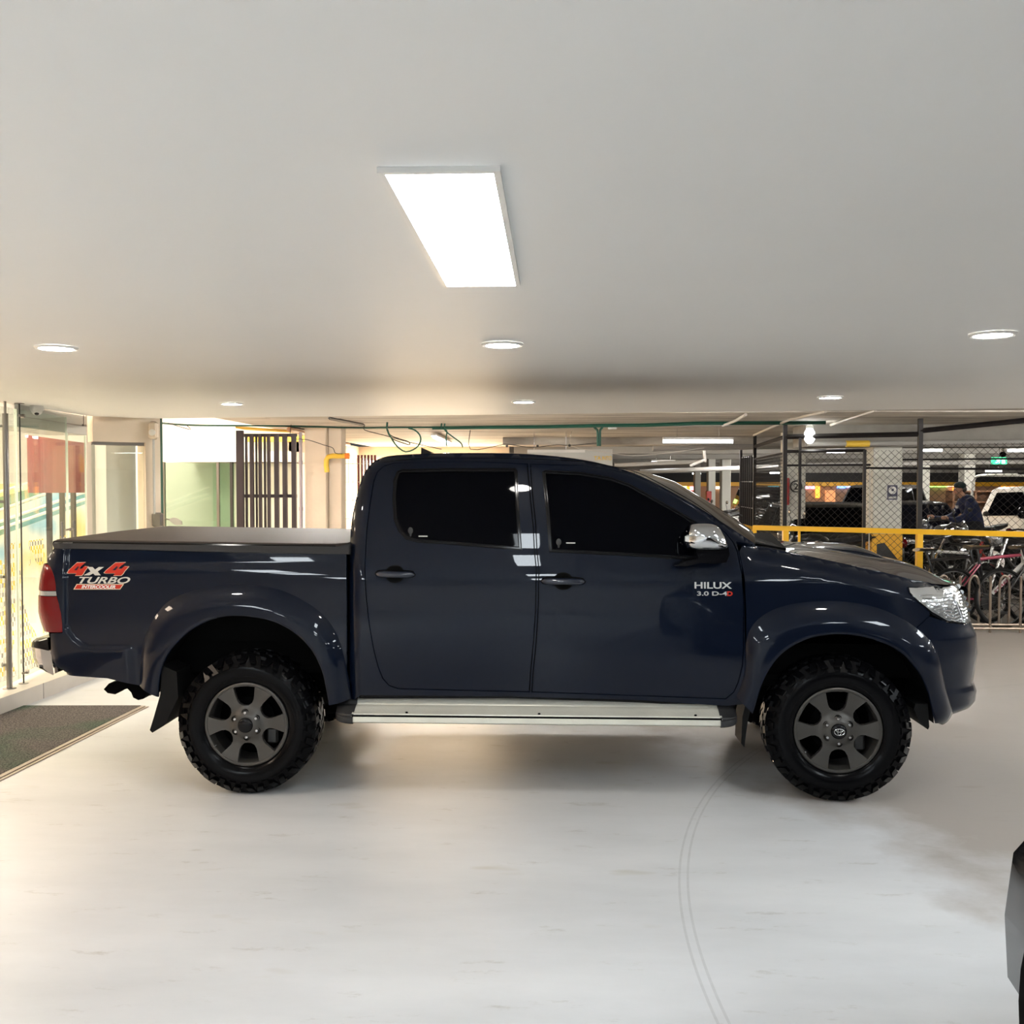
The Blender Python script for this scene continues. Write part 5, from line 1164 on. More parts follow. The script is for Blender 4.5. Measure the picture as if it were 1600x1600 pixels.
# ================================================================ GARAGE COLUMNS
M['colwhite'] = mat('column_paint', (.66, .66, .60), .6, var=.08, vs=3)
def stripe_mat():
    m = mat('yellow_black_hazard_paint', (.8, .45, .02), .45); nt = m.node_tree; N = nt.nodes.new; L = nt.links.new
    g = N('ShaderNodeNewGeometry'); s = N('ShaderNodeSeparateXYZ'); L(g.outputs['Position'], s.inputs[0]); sm_ = N('ShaderNodeMath'); L(s.outputs[0], sm_.inputs[0]); L(s.outputs[2], sm_.inputs[1])
    d = N('ShaderNodeMath'); d.operation = 'MULTIPLY'; L(sm_.outputs[0], d.inputs[0]); d.inputs[1].default_value = 2.1; f = N('ShaderNodeMath'); f.operation = 'FRACT'; L(d.outputs[0], f.inputs[0])
    c = N('ShaderNodeMath'); c.operation = 'GREATER_THAN'; L(f.outputs[0], c.inputs[0]); c.inputs[1].default_value = .52
    mx = N('ShaderNodeMix'); mx.data_type = 'RGBA'; L(c.outputs[0], mx.inputs[0]); mx.inputs[6].default_value = (.78, .42, .02, 1); mx.inputs[7].default_value = (.02, .02, .02, 1); L(mx.outputs[2], nt.nodes['Principled BSDF'].inputs[0]); return m
M['stripe'] = stripe_mat()
def pillar(x0, x1, Y, lab, base=True, dpt=.4, name='pillar'):
    u, v = aty(x0, 750, Y).x, aty(x1, 750, Y).x; org = Vector(((u + v) / 2, Y, 0)); r = empty(name, org, label=lab, cat='pillar')
    MB().box((u, Y, .94 if base else 0), (v, Y + dpt, SLAB), bev=.012).build('shaft', 'colwhite', r, org=org, angle=20)
    if base:
        e = .008; MB().box((u - e, Y - e, 0), (v + e, Y + dpt, .94)).build('yellow_base', 'yellowpaint', r, org=org, smooth=False)
        w2 = v - u; fr = .06
        for z0 in (.05, .48):
            MB().prism([(u + fr, Y - e - .003, z0 + .16), (u + fr, Y - e - .003, z0 + .32), (u + fr + .10, Y - e - .003, z0 + .34), (v - fr, Y - e - .003, z0 + .12), (v - fr, Y - e - .003, z0 - .02), (v - fr - .06, Y - e - .003, z0)], (0, .004, 0)).build('black_stripe', 'cable', r, org=org, smooth=False)
    return r
pillar(1228, 1259, 15.6, 'square pale pillar with yellow and black base and a round sign, inside the fence')
r2 = pillar(1364, 1410, 13.9, 'wide pale pillar with yellow and black base and a small square sign')
for x0, x1, Y, lab in ((1086, 1095, 34, 'slim white column far back, leftmost of the three beyond the windscreen'), (1107, 1118, 32, 'slim white column far back, middle of the three beyond the windscreen'), (1128, 1142, 28, 'white column with blank face, rightmost of the three beyond the windscreen'), (1441, 1453, 30, 'slim pale column just right of the tall dark fence post'), (1507, 1524, 26, 'pale column behind the man in the dark blue shirt')): pillar(x0, x1, Y, lab, False)
# signs on the pillars
a = aty(1394, 770, 13.89); r = empty('warning_sign', a, label='small square sign with a white disc on the wide pale pillar', cat='sign')
M['navysign'] = mat('navy_sign', (.05, .05, .10), .4)
MB().cbox(a, (.15, .01, .21)).build('plate', 'white', r, org=a); MB().cbox(a + Vector((0, -.008, .005)), (.135, .01, .20)).build('face', 'navysign', r, org=a)
MB().lathe([(0, -.004), (.052, -.004), (.054, 0)], a + Vector((0, -.014, .035)), 'Y', 24).build('disc', 'white', r, org=a)
MB().cbox(a + Vector((0, -.019, .04)), (.03, .004, .035), bev=.004).build('symbol', 'navysign', r, org=a); MB().cbox(a + Vector((0, -.014, -.065)), (.11, .004, .03)).build('caption_bar', 'wallgrey', r, org=a)
a = aty(1244, 760, 15.59); r = empty('round_sign', a, label='round black ring sign with a 2 on the pillar inside the fence', cat='sign')
MB().tube([a + Vector((.085 * math.cos(t), 0, .085 * math.sin(t))) for t in [2 * PI * k / 28 for k in range(28)]], .010, 6, closed=True).build('ring', 'cable', r, org=a); placed(text_mb('2', .07, .10, .006, 0, .02), Matrix.Translation(a + Vector((-.035, 0, -.05)))).build('lettering', 'cable', r, org=a)
M['firered'] = mat('red_paint', (.40, .015, .01), .4)
a = aty(1229, 768, 15.55); tag(MB().cbox(a, (.07, .10, .42), bev=.01).build('fire_cabinet', 'firered', org=a), 'slim red box on the left side of the pillar inside the fence', 'fire cabinet')
a = aty(1107, 785, 31.5); tag(MB().cbox(Vector((a.x, 31.5, .665)), (.16, .2, 1.33), bev=.01).build('fire_cabinet', 'firered', org=a), 'dark red cabinet beside the middle slim column far back', 'fire cabinet')
# exit sign and camera
M['exitE'] = mat('exit_sign_green', (.05, .5, .25), .4, emit=(.06, .75, .35), es=1.6); M['exitW'] = mat('exit_sign_white', (.9, 1, .95), .4, emit=(.8, 1, .9), es=2.2)
a = aty(1561, 720, 16.2); r = empty('exit_sign', a, label='lit green exit sign with a white running figure under the slab', cat='sign')
MB().tube([a, Vector((a.x, a.y, SLAB))], .006, 6).build('rod', 'steel', r, org=a); MB().cbox(a, (.24, .03, .11), bev=.006).build('box', M['exitE'], r, org=a)
f = a + Vector((-.02, -.018, 0)); g = MB(); g.ball(f + Vector((.012, 0, .034)), (.011, .003, .011), 10, 6); g.tube([f + Vector((.006, 0, .022)), f + Vector((-.006, 0, -.006))], .009, 6); g.tube([f + Vector((-.006, 0, -.006)), f + Vector((.02, 0, -.018)), f + Vector((.014, 0, -.040))], .006, 6); g.tube([f + Vector((-.006, 0, -.006)), f + Vector((-.018, 0, -.026)), f + Vector((-.040, 0, -.028))], .006, 6); g.tube([f + Vector((-.03, 0, .006)), f + Vector((-.016, 0, .02)), f + Vector((.010, 0, .018)), f + Vector((.028, 0, .004))], .005, 6)
g.build('running_figure', M['exitW'], r, org=a); MB().cbox(a + Vector((.06, -.017, 0)), (.05, .004, .085)).build('doorway', M['exitW'], r, org=a)
a = aty(1567, 710, 15.8); r = empty('dome_camera', a, label='black dome camera on a white stem above the exit sign', cat='security camera'); MB().tube([a, Vector((a.x, a.y, SLAB))], .012, 8).build('drop_rod', 'white', r, org=a); MB().ball(a, (.05, .05, .045), 16, 10).build('dome', 'blackgloss', r, org=a); MB().tube([a + Vector((0, 0, .03)), a + Vector((0, 0, .13))], .022, 10).build('stem', 'white', r, org=a)
# far shops
for i, (x0, y0, x1, y1, c, s) in enumerate([(1020, 760, 1058, 800, (1, .35, .03), 1.6), (1062, 759, 1073, 766, (.55, 1, .25), 4), (1073, 760, 1078, 800, (1, .42, .03), 1.2), (1078, 760, 1088, 766, (1, .3, .35), 4), (1119, 760, 1128, 764, (1, .8, .6), 3), (1201, 758, 1217, 765, (.1, .7, .8), 2.5), (1258, 758, 1273, 764, (.8, .35, .5), 2.5), (1275, 757, 1281, 778, (1, .45, .05), 1.6),
        (1309, 757, 1322, 763, (.15, .3, 1), 3), (1322, 757, 1336, 762, (.3, .4, 1), 3), (1416, 756, 1431, 762, (.5, .6, .9), 2), (1454, 757, 1480, 761, (.4, 1, .2), 2.4), (1480, 757, 1493, 760, (1, .85, .7), 4), (1490, 760, 1503, 768, (1, .3, .03), 1.8), (1566, 757, 1592, 764, (1, .28, .02), 1.8), (1202, 770, 1215, 792, (.8, .3, .12), .8), (1290, 766, 1305, 790, (.7, .3, .12), .8)]):
    a, b = aty(x0, y0, 38.0), aty(x1, y1, 38.0); mm = mat('shop_sign_%d' % i, c, .5, emit=c, es=s)
    loc = ['orange lit shop wall at the left end', 'lit yellow-green sign', 'narrow orange lit shop column', 'lit pink sign', 'lit cream sign between the white columns', 'lit turquoise sign seen through the return fence', 'lit mauve sign', 'upright orange lit sign', 'lit blue sign', 'lit violet-blue sign beside the blue one', 'pale blue lit sign right of the wide pillar', 'long lit green sign', 'short glaring cream sign', 'orange lit sign above the man', 'wide orange lit sign above the white truck', 'warm lit poster seen through the return fence', 'warm lit poster between the pillars'][i]
    tag(MB().box((a.x, 38.0, b.z), (b.x, 38.12, a.z)).build('shop_sign', mm, org=(a + b) / 2), loc + ' on the far row of shops', 'shop sign', 'lit signs of the far shops')
# ================================================================ FENCE AND YELLOW RAIL
M['fence'] = mat('dark_fence_paint', (.016, .014, .015), .5, spec=.25); M['wire'] = mat('dark_wire', (.03, .028, .026), .5, .4)
fA = aty(1226, 750, 13.1); fB = aty(1437, 750, 12.42); dF = zc(fB - fA, 0).normalized(); fA.z = fB.z = 0; org = Vector(fA)
nF = Vector((-dF.y, dF.x, 0))
fence = empty('chain_link_fence', org, label='tall dark steel fence with chain-link mesh standing right of the truck cab', cat='fence')
def fx(px): return on_line(px, zc(fA, 0), dF)
def fpost(p, z1, s=.028, z0=0): MB().cbox(Vector((p.x, p.y, (z0 + z1) / 2)), (s * 2, s * 2, z1 - z0)).build('post', 'fence', fence, org=org, smooth=False)
for px_, z1, s in ((1226, SLAB, .026), (1437, SLAB, .026), (1680, SLAB, .026), (1249.5, 2.22, .017), (1350.5, 2.06, .018)): fpost(fx(px_), z1, s)
def frail(a, b, z, s=.022, z2=None): 
    z2 = z if z2 is None else z2; MB().tube([zc(a, z), zc(b, z2)], s * 1.3, 4).build('rail', 'fence', fence, org=org, smooth=False)
frail(fx(1226), fx(1437), 2.24, .024); frail(fx(1437), fx(1680), 2.28, .024, 2.42)
frail(fx(1226), fx(1351), 2.05, .016); frail(fx(1230), fx(1360), 1.87, .010); frail(fx(1351), fx(1680), 1.83, .010, 1.80); frail(fx(1410), fx(1680), 1.93, .008)
MB().tube([zc(fx(1359), z) for z in (.1, 1.80, 1.83)], .008, 6).build('conduit', 'wallgrey', fence, org=org)
def mesh_panel(a, b, z0, z1, cell=.088, r=.0026):
    d = (b - a); Lh = d.length; d = d.normalized(); mb = MB(); H = z1 - z0; k = -int(H / cell) - 1
    while k * cell < Lh:
        for sgn in (1, -1):
            # line u = k*cell + t (sgn=1) or mirrored
            u0 = k * cell; t0 = max(0, -u0); t1 = min(H, Lh - u0)
            if t1 - t0 > .01:
                za, zb_ = (z0 + t0, z0 + t1) if sgn == 1 else (z1 - t0, z1 - t1)
                mb.tube([zc(a + d * (u0 + t0), za), zc(a + d * (u0 + t1), zb_)], r, 3, cap=False)
        k += 1
    return mb
mesh_panel(fx(1229), fx(1350), .05, 2.05).build('chain_link_mesh', 'wire', fence, org=org); mesh_panel(fx(1353), fx(1436), .05, 2.05).build('chain_link_mesh', 'wire', fence, org=org); mesh_panel(fx(1440), fx(1676), .05, 2.12).build('chain_link_mesh', 'wire', fence, org=org)
# return of the fence going back
rB = aty(1179, 750, 16.9); rB.z = 0
fpost(rB, 2.42, .024); frail(fA, rB, 2.24, .022); frail(fA, rB, 2.03, .012)
mesh_panel(Vector(rB), Vector(fA), .05, 2.03).build('chain_link_mesh', 'wire', fence, org=org)
# folded bar gate at the end
rC = aty(1157.5, 750, 18.3); rC.z = 0; org = Vector(rC); r = empty('bar_gate', org, label='narrow gate of close upright dark bars at the far end of the fence', cat='gate')
MB().cbox(zc(rC, 1.2), (.045, .045, 2.4)).build('post', 'fence', r, org=org)
for k in range(6): p = rC.lerp(rB, (k + .6) / 7); MB().cbox(zc(p, 1.08), (.035, .02, 2.04)).build('bar', 'fence', r, org=org); MB().cbox(zc(p, .86), (.037, .022, .07)).build('yellow_band', 'yellowpaint', r, org=org)
for z in (.3, .75, 1.2, 1.65, 2.08): MB().tube([zc(rC, z), zc(rB, z)], .008, 5).build('cross_bar', 'inox' if z < 2 else 'fence', r, org=org)
# yellow guard rail
M['railyellow'] = mat('yellow_rail_paint', (.90, .50, .015), .35)
yA, yB = aty(1177, 824, 13.12), aty(1660, 836, 11.45); yA.z = yB.z = 1.06; org = zc(yA, 0); r = empty('yellow_guard_rail', org, label='bright yellow guard rail running in front of the dark fence', cat='guard rail')
dY = (yB - yA).normalized(); nY = Vector((-dY.y, dY.x, 0)) * .028
MB().prism([yA - nY + Vector((0, 0, -.031)), yA + nY + Vector((0, 0, -.031)), yA + nY + Vector((0, 0, .031)), yA - nY + Vector((0, 0, .031))], yB - yA).build('top_rail', 'railyellow', r, org=org, smooth=False)
for px_ in (1178, 1228, 1249.5, 1437.5, 1650): p = on_line(px_, zc(yA, 0), zc(dY, 0)); h = .034 if px_ != 1249.5 else .014; MB().box((p.x - h, p.y - h, 0), (p.x + h, p.y + h, 1.03)).build('post', 'railyellow', r, org=org, smooth=False)
# ================================================================ CARS, MOTORCYCLES, BICYCLES, PERSON
def car_paint(name, c, rough=.3): return mat(name, c, rough, .0, .9)
M['carblack'] = mat('black_car_paint', (.004, .004, .005), .25, 0, .3, spec=.15); M['carwhite'] = car_paint('white_car_paint', (.80, .80, .77)); M['carsilver'] = car_paint('silver_car_paint', (.11, .115, .12)); M['cardark'] = car_paint('dark_green_grey_paint', (.02, .024, .022))
M['plate'] = mat('number_plate', (.75, .62, .12), .4)
STY = {
 'sedan': dict(L=4.45, W=1.76, st=[(0, .60, .30, .52), (.015, .80, .22, .62), (.06, .93, .17, .70), (.14, .99, .16, .78), (.27, 1, .17, .90), (.5, 1, .18, .94), (.8, 1, .18, .97), (.93, .95, .20, .96), (.985, .82, .26, .88), (1, .62, .36, .78)], gh=(.26, .42, .74, .90, 1.42)),
 'suv': dict(L=4.4, W=1.82, st=[(0, .6, .34, .70), (.015, .82, .28, .85), (.06, .95, .24, .95), (.16, 1, .24, 1.04), (.28, 1, .25, 1.08), (.5, 1, .25, 1.10), (.9, 1, .26, 1.12), (.985, .92, .30, 1.08), (1, .75, .4, .95)], gh=(.25, .38, .90, .985, 1.68)),
 'hatch': dict(L=3.9, W=1.68, st=[(0, .6, .28, .55), (.02, .82, .2, .66), (.07, .95, .17, .75), (.2, 1, .17, .88), (.5, 1, .18, .95), (.85, 1, .2, .98), (.97, .93, .24, .95), (1, .72, .34, .8)], gh=(.20, .38, .82, .97, 1.48)),
}
def make_car(style, loc, rz, m, lab, parts=True, plate=False, name='car', cat='car'):
    S = STY[style]; L, W = S['L'], S['W']; r = empty(name, loc, rz, label=lab, cat=cat); b = MB(); rows = []
    def sec(x, hw, z0, z1):
        row = []
        for k in range(24):
            a = 2 * PI * k / 24; ca, sa = math.cos(a), math.sin(a); e = .38
            y = hw * math.copysign(abs(ca) ** e, ca); zz = (z0 + z1) / 2 + (z1 - z0) / 2 * math.copysign(abs(sa) ** e, sa); row.append(Vector((x, y * (1 - .05 * max(0, sa)), zz)))
        return row
    for xf, wf, z0, z1 in S['st']: rows.append(sec(L / 2 - xf * L, W / 2 * wf, z0, z1))
    b.grid(rows, closed=True); b.add(rows[0], [tuple(range(24))]); b.add(rows[-1], [tuple(range(23, -1, -1))]); b.build('body', m, r, angle=50)
    x0, x1, x2, x3, zt = S['gh']; X = [L / 2 - q * L for q in (x0, x1, x2, x3)]; zb = .88 * S['st'][5][3]
    def side(t, sg, off=0):  # t 0 belt .. 1 roof
        return [(lerp(X[0], X[1], t), sg * (lerp(W * .47, W * .38, t) + off), lerp(zb, zt, t)), (lerp(X[3], X[2], t), sg * (lerp(W * .47, W * .38, t) + off), lerp(zb, zt, t))]
    rows = []
    for t in (0, .5, .9, .97, 1.0):
        s_ = 1 if t < .95 else .97 if t < .99 else .88; tt = min(t, .98) if t < 1 else 1
        f, k = side(min(t, 1), 1); f2, k2 = side(min(t, 1), -1); row = []
        A = [f, ((f[0] * .6 + k[0] * .4), f[1] * 1.02, f[2] + .012 * t), k, (k[0] - .05, 0, k[2]), k2, ((f2[0] * .6 + k2[0] * .4), f2[1] * 1.02, f2[2] + .012 * t), f2, (f2[0] + .07, 0, f2[2])]
        cx = (f[0] + k[0]) / 2; rows.append([Vector((cx + (p[0] - cx) * s_, p[1] * s_, p[2])) for p in A])
    g = MB().grid(rows, closed=True); g.add(rows[-1], [tuple(range(8))]); g.build('roof', m, r, angle=40)
    for sg in (1, -1):
        def q(u, t): a, c = side(t, sg, .006); return Vector(a).lerp(Vector(c), u) + Vector((0, sg * .018 * math.sin(PI * u), 0))
        for ua, ub in ((.04, .47), (.51, .93)):
            P_ = [q(ua, .12), q(ub, .12), q(ub - .01, .86), q(ua + (.03 if ua < .1 else .0), .86)]; o = MB().prism(P_, (0, -sg * .01, 0)).build('side_window', 'tint', r, smooth=False)
    for (xa, xb, nm) in ((X[0], X[1], 'windscreen'), (X[3], X[2], 'rear_window')):
        sg = 1 if nm == 'windscreen' else -1; rows = []
        for t in (.1, .5, .88): x = lerp(xa, xb, t) + sg * .012; w_ = lerp(W * .44, W * .35, t); rows.append([Vector((x + sg * .062 * (1 - (k / 3 - 1) ** 2), w_ * (k / 3 - 1), lerp(zb, zt, t) + .01)) for k in range(7)])
        MB().grid(rows).build(nm, 'tint', r)
    for fx_ in (.19, .80):
        for sg in (1, -1):
            R = .32 if style != 'suv' else .36; x = L / 2 - fx_ * L; wp = empty('wheel', (x, sg * (W / 2 - .10), R), 0 if sg < 0 else PI); wp.parent = r
            MB().lathe([(R * .60, -.10), (R * .72, -.112), (R * .93, -.10), (R, -.07), (R, .09), (R * .6, .1)], seg=28).build('tyre', 'rubber', wp); d = MB()
            d.lathe([(0, -.085), (.05, -.088), (R * .55, -.075), (R * .63, -.095), (R * .63, 0)], seg=28); d.build('rim', 'darksteel', wp)
            MB().lathe([(0, -.001), (R * 1.12, -.001), (R * 1.12, .12)], (0, -.098 + .0, 0), seg=28).build('wheel_arch', 'void', wp)
    for sg in (1, -1):
        x = L / 2 - .035 * L; MB().ball((x, sg * W * .36, S['st'][2][3] - .10), (.16, .15, .07), 14, 8, e=.8).build('head_lamp', 'clearlens', r)
        x = -L / 2 + .03 * L; MB().ball((x, sg * W * .40, S['st'][-3][3] - .14), (.13, .09, .09), 14, 8, e=.8).build('tail_lamp', 'redlens', r)
        MB().ball((X[0] - .25, sg * (W / 2 + .06), zb + .12), (.07, .10, .06), 12, 8).build('side_mirror', m, r)
    if plate: MB().box((L / 2 - .02, -.18, .40), (L / 2 + .015, .18, .52)).build('number_plate', 'plate', r)
    return r
# black car at the right edge, nose toward the truck, beside the camera
p = atz(1612, 1560, .30)
bc = make_car('sedan', (2.065, .82, 0), PI / 2, 'carblack', 'black car nosing into the picture at the lower right edge')
for ch in bc.children:
    bc.scale = (1, 1, 1.10)
    if ch.name.startswith('head_lamp'): ch.data.materials[0] = M['blackgloss']; ch.scale = (.8, .55, .7)
# parked cars inside the fence
a = aty(1284, 800, 16.6); make_car('sedan', (a.x, 17.0, 0), PI / 2, 'cardark', 'dark sedan parked behind the fence between the two hazard-striped pillars').scale = (1, 1, .92)
a = aty(1375, 800, 27); make_car('suv', (a.x, 27, 0), math.radians(236), 'carsilver', 'silver grey off-roader parked far behind the wide pillar and the dark sedan').scale = (.92, .92, .92)
a = aty(1424, 800, 19.9); make_car('hatch', (a.x, 20.0, 0), math.radians(-88), 'carblack', 'black small car facing the fence, just right of the tall post', plate=True).scale = (.85, .85, .85)
a = aty(1212, 800, 28); make_car('hatch', (a.x, 29, 0), math.radians(-92), 'carblack', 'small black car far back, seen through the narrow return of the fence')
# white work truck with stake frame
wt_x = aty(1535, 800, 17.5).x + 1.04; WT = Vector((wt_x, 17.6, 0)); r = empty('white_truck', WT, math.radians(-68), label='white flatbed truck with curved steel frame, right of the man in blue', cat='truck')
def side_prism(pts, y0, y1, nm, m, **k): return MB().prism([(x, y0, z) for x, z in pts], (0, y1 - y0, 0)).build(nm, m, r, **k)
hwid = .84
cabL = [(-.62, .42), (-.62, .95), (-.58, 1.02), (-.44, 1.50), (-.34, 1.56), (.36, 1.58), (.46, 1.54), (.86, 1.06), (1.55, .94), (1.68, .84), (1.70, .45), (1.35, .38), (-.2, .36)]
rows = []
for y, s in ((-hwid, .95), (-hwid + .03, .99), (-hwid + .10, 1.0), (0, 1.012), (hwid - .10, 1.0), (hwid - .03, .99), (hwid, .95)):
    rows.append([Vector((.5 + (x - .5) * s, (y if z < 1.1 else y * (1 - .22 * (z - 1.1) / .48)), .95 + (z - .95) * s)) for x, z in cabL])
g = MB().grid(rows, closed=True); g.add(rows[0], [tuple(range(13))]); g.add(rows[-1], [tuple(range(12, -1, -1))]); g.build('cab', 'carwhite', r, angle=40)
for sg in (-1, 1):
    W_ = [(-.38, 1.06), (-.28, 1.46), (.24, 1.48), (.62, 1.10)]
    MB().prism([(x, sg * (hwid * (1 - .22 * max(0, z - 1.1) / .48) + .004), z) for x, z in W_], (0, -sg * .02, 0)).build('side_window', 'tint', r, smooth=False)
    MB().ball((.52, sg * (hwid + .12), 1.14), (.06, .09, .10), 12, 8, e=.7).build('side_mirror', 'blackgloss', r); MB().box((-.5, sg * hwid - .01, .60), (1.4, sg * hwid + .01, .65)).build('rubbing_strip', 'black', r)
    MB().ball((1.62, sg * .62, .78), (.10, .16, .08), 12, 8, e=.7).build('head_lamp', 'clearlens', r)
    for x in (1.15, -1.9): wp = empty('wheel', (x, sg * .74, .34), 0 if sg < 0 else PI); wp.parent = r; MB().lathe([(.20, -.10), (.26, -.12), (.32, -.10), (.34, -.07), (.34, .10), (.2, .11)], seg=24).build('tyre', 'rubber', wp); MB().lathe([(0, -.08), (.2, -.08), (.21, 0)], seg=24).build('rim', 'darksteel', wp)
ws_ = MB(); ws_.grid([[Vector((lerp(.86, .46, t) + .018, y * lerp(.70, .60, t), lerp(1.06, 1.54, t) + .012)) for y in (-1, -.5, 0, .5, 1)] for t in (.1, .5, .9)]); ws_.build('windscreen', 'tint', r)
MB().box((-2.4, -.88, .62), (-.68, .88, .72)).build('flatbed', 'void', r)
fr = MB()
for y in (-.8, .8): fr.tube(smooth_poly([(-.74, y, .7), (-.74, y, 1.55), (-.70, y, 1.68), (-.55, y, 1.76), (.2, y * .95, 1.77)], k=4), .022, 8)
fr.tube([(-.55, -.8, 1.76), (-.55, .8, 1.76)], .02, 8); fr.build('steel_frame', 'carwhite', r)
# ---------------------------------------------------------------- two-wheelers
M['bikeblack'] = mat('black_frame_paint', (.01, .01, .011), .3, 0, .5); M['bikewhite'] = mat('white_frame_paint', (.7, .7, .68), .3, 0, .5); M['bikepink'] = mat('pink_frame_paint', (.27, .018, .055), .3, 0, .5); M['bikered'] = mat('red_frame_paint', (.45, .02, .02), .3, 0, .5); M['motoblue'] = mat('blue_fairing', (.01, .03, .22), .25, 0, .8); M['motogrey'] = mat('grey_fairing', (.12, .12, .12), .3, 0, .6)
def make_bicycle(loc, rz, lab, m1='bikeblack', m2='bikeblack', tilt=0, s=1.0, text=None):
    r = empty('bicycle', loc, rz, label=lab, cat='bicycle', group='bicycles at the rack'); r.rotation_euler = (tilt, 0, rz); r.scale = (s, s, s); R = .34
    for nm, x in (('rear_wheel', -.52), ('front_wheel', .52)):
        w_ = empty(nm, (x, 0, R)); w_.parent = r
        MB().tube([(R * math.cos(t) * .96, 0, R * math.sin(t) * .96) for t in [2 * PI * k / 36 for k in range(36)]], .019, 7, closed=True).build('tyre', 'rubbermat', w_)
        MB().tube([(.30 * math.cos(t), 0, .30 * math.sin(t)) for t in [2 * PI * k / 36 for k in range(36)]], .008, 6, closed=True).build('rim', 'darksteel', w_)
        sp = MB()
        for k in range(24): t = 2 * PI * k / 24; sp.tube([(.02 * math.cos(t + .9), .02 * (-1) ** k, .02 * math.sin(t + .9)), (.30 * math.cos(t), 0, .30 * math.sin(t))], .0013, 3, cap=False)
        sp.tube([(0, -.05, 0), (0, .05, 0)], .018, 10); sp.build('spokes', 'steel', w_)
    bbk = (-.08, 0, .30); seat = (-.20, 0, .78); head = (.34, 0, .84); hb = (.38, 0, .72); ra = (-.52, 0, R)
    MB().tube([bbk, hb], .024, 10).build('down_tube', m1, r); MB().tube([seat, (head[0], 0, head[2] - .02)], .019, 8).build('top_tube', m2, r)
    MB().tube([bbk, seat, (-.235, 0, .90)], .017, 8).build('seat_tube', 'bikeblack', r); MB().tube([head, hb, (.36, 0, .88)], .024, 8).build('head_tube', m1, r)
    for y in (-.05, .05): MB().tube([(bbk[0], y * .4, bbk[2]), (ra[0], y, ra[2]), (seat[0], y * .4, seat[2] - .06)], .010, 6).build('rear_stay', m2, r); MB().tube(smooth_poly([hb, (.42, y, .62), (.50, y, .40), (.52, y, R)], k=3), .015, 8).build('fork', 'bikeblack' if m1 != 'bikewhite' else 'bikewhite', r)
    MB().tube(smooth_poly([(.30, -.31, 1.0), (.36, -.15, .98), (.39, 0, .96), (.36, .15, .98), (.30, .31, 1.0)], k=4), .013, 8).build('handlebar', 'bikeblack', r)
    MB().tube([(.36, 0, .86), (.39, 0, .96)], .016, 8).build('stem', 'bikeblack', r)
    sd = MB(); rows = [[Vector((-.36 + .27 * t, (.075 * (1 - t) ** .7 + .018) * math.cos(a), .915 + .022 * math.sin(a))) for a in [2 * PI * k / 10 for k in range(10)]] for t in (0, .1, .3, .5, .75, 1)]; sd.grid(rows, closed=True); sd.add(rows[0], [tuple(range(10))]); sd.build('saddle', 'bikeblack', r)
    cr_ = MB().lathe([(.0, -.052), (.095, -.05), (.095, -.045), (0, -.044)], bbk, seg=24); cr_.tube([(bbk[0], -.06, bbk[2]), (bbk[0] + .12, -.065, bbk[2] - .12)], .009, 6); cr_.box((bbk[0] + .07, -.16, bbk[2] - .135), (bbk[0] + .17, -.07, bbk[2] - .11)); cr_.tube([(bbk[0], .06, bbk[2]), (bbk[0] - .12, .065, bbk[2] + .12)], .009, 6); cr_.build('crankset', 'darksteel', r)
    MB().tube([(bbk[0], -.045, bbk[2] + .09), (ra[0], -.045, ra[2] + .045), (ra[0] - .045, -.045, ra[2]), (ra[0], -.045, ra[2] - .045), (bbk[0], -.045, bbk[2] - .09)], .004, 5, closed=True).build('chain', 'darksteel', r)
    MB().tube(smooth_poly([(.36, -.2, 1.0), (.50, -.12, .98), (.46, -.02, .80), (.36, -.02, .76)], k=4), .004, 5).build('brake_cable', 'bikeblack', r)
    if text:
        t = text_mb(text, .30, .034, .003, .2, .02); ang = math.atan2(hb[2] - bbk[2], hb[0] - bbk[0]); placed(t, Matrix.Translation((bbk[0] + .10, -.0245, bbk[2] + .075)) @ Matrix.Rotation(-ang, 4, 'Y')).build('lettering', 'bikepink', r)
    return r
def spot(px, Y): a = aty(px, 800, Y); return (a.x, Y, 0)
make_bicycle(spot(1549, 11.72), math.radians(14), 'mountain bike with pink and white lettered frame behind the hoops of the rack', 'bikewhite', 'bikepink', math.radians(5), text='STREET')
make_bicycle(spot(1484, 11.85), math.radians(10), 'black bicycle farthest left, its front wheel just above the hood', 'bikeblack', 'bikeblack', math.radians(-8), .95)
make_bicycle(spot(1503, 12.95), math.radians(200), 'black bicycle with a white rear stay between the pink bike and the yellow post', 'bikeblack', 'bikewhite', math.radians(8), .95)
make_bicycle(spot(1634, 11.6), math.radians(12), 'black bicycle cut by the right picture edge beside the pink and white one', 'bikeblack', 'bikeblack', math.radians(-4))
make_bicycle(spot(1575, 13.9), math.radians(190), 'dark red bicycle deepest behind the rack', 'bikered', 'bikeblack', math.radians(4), .95)
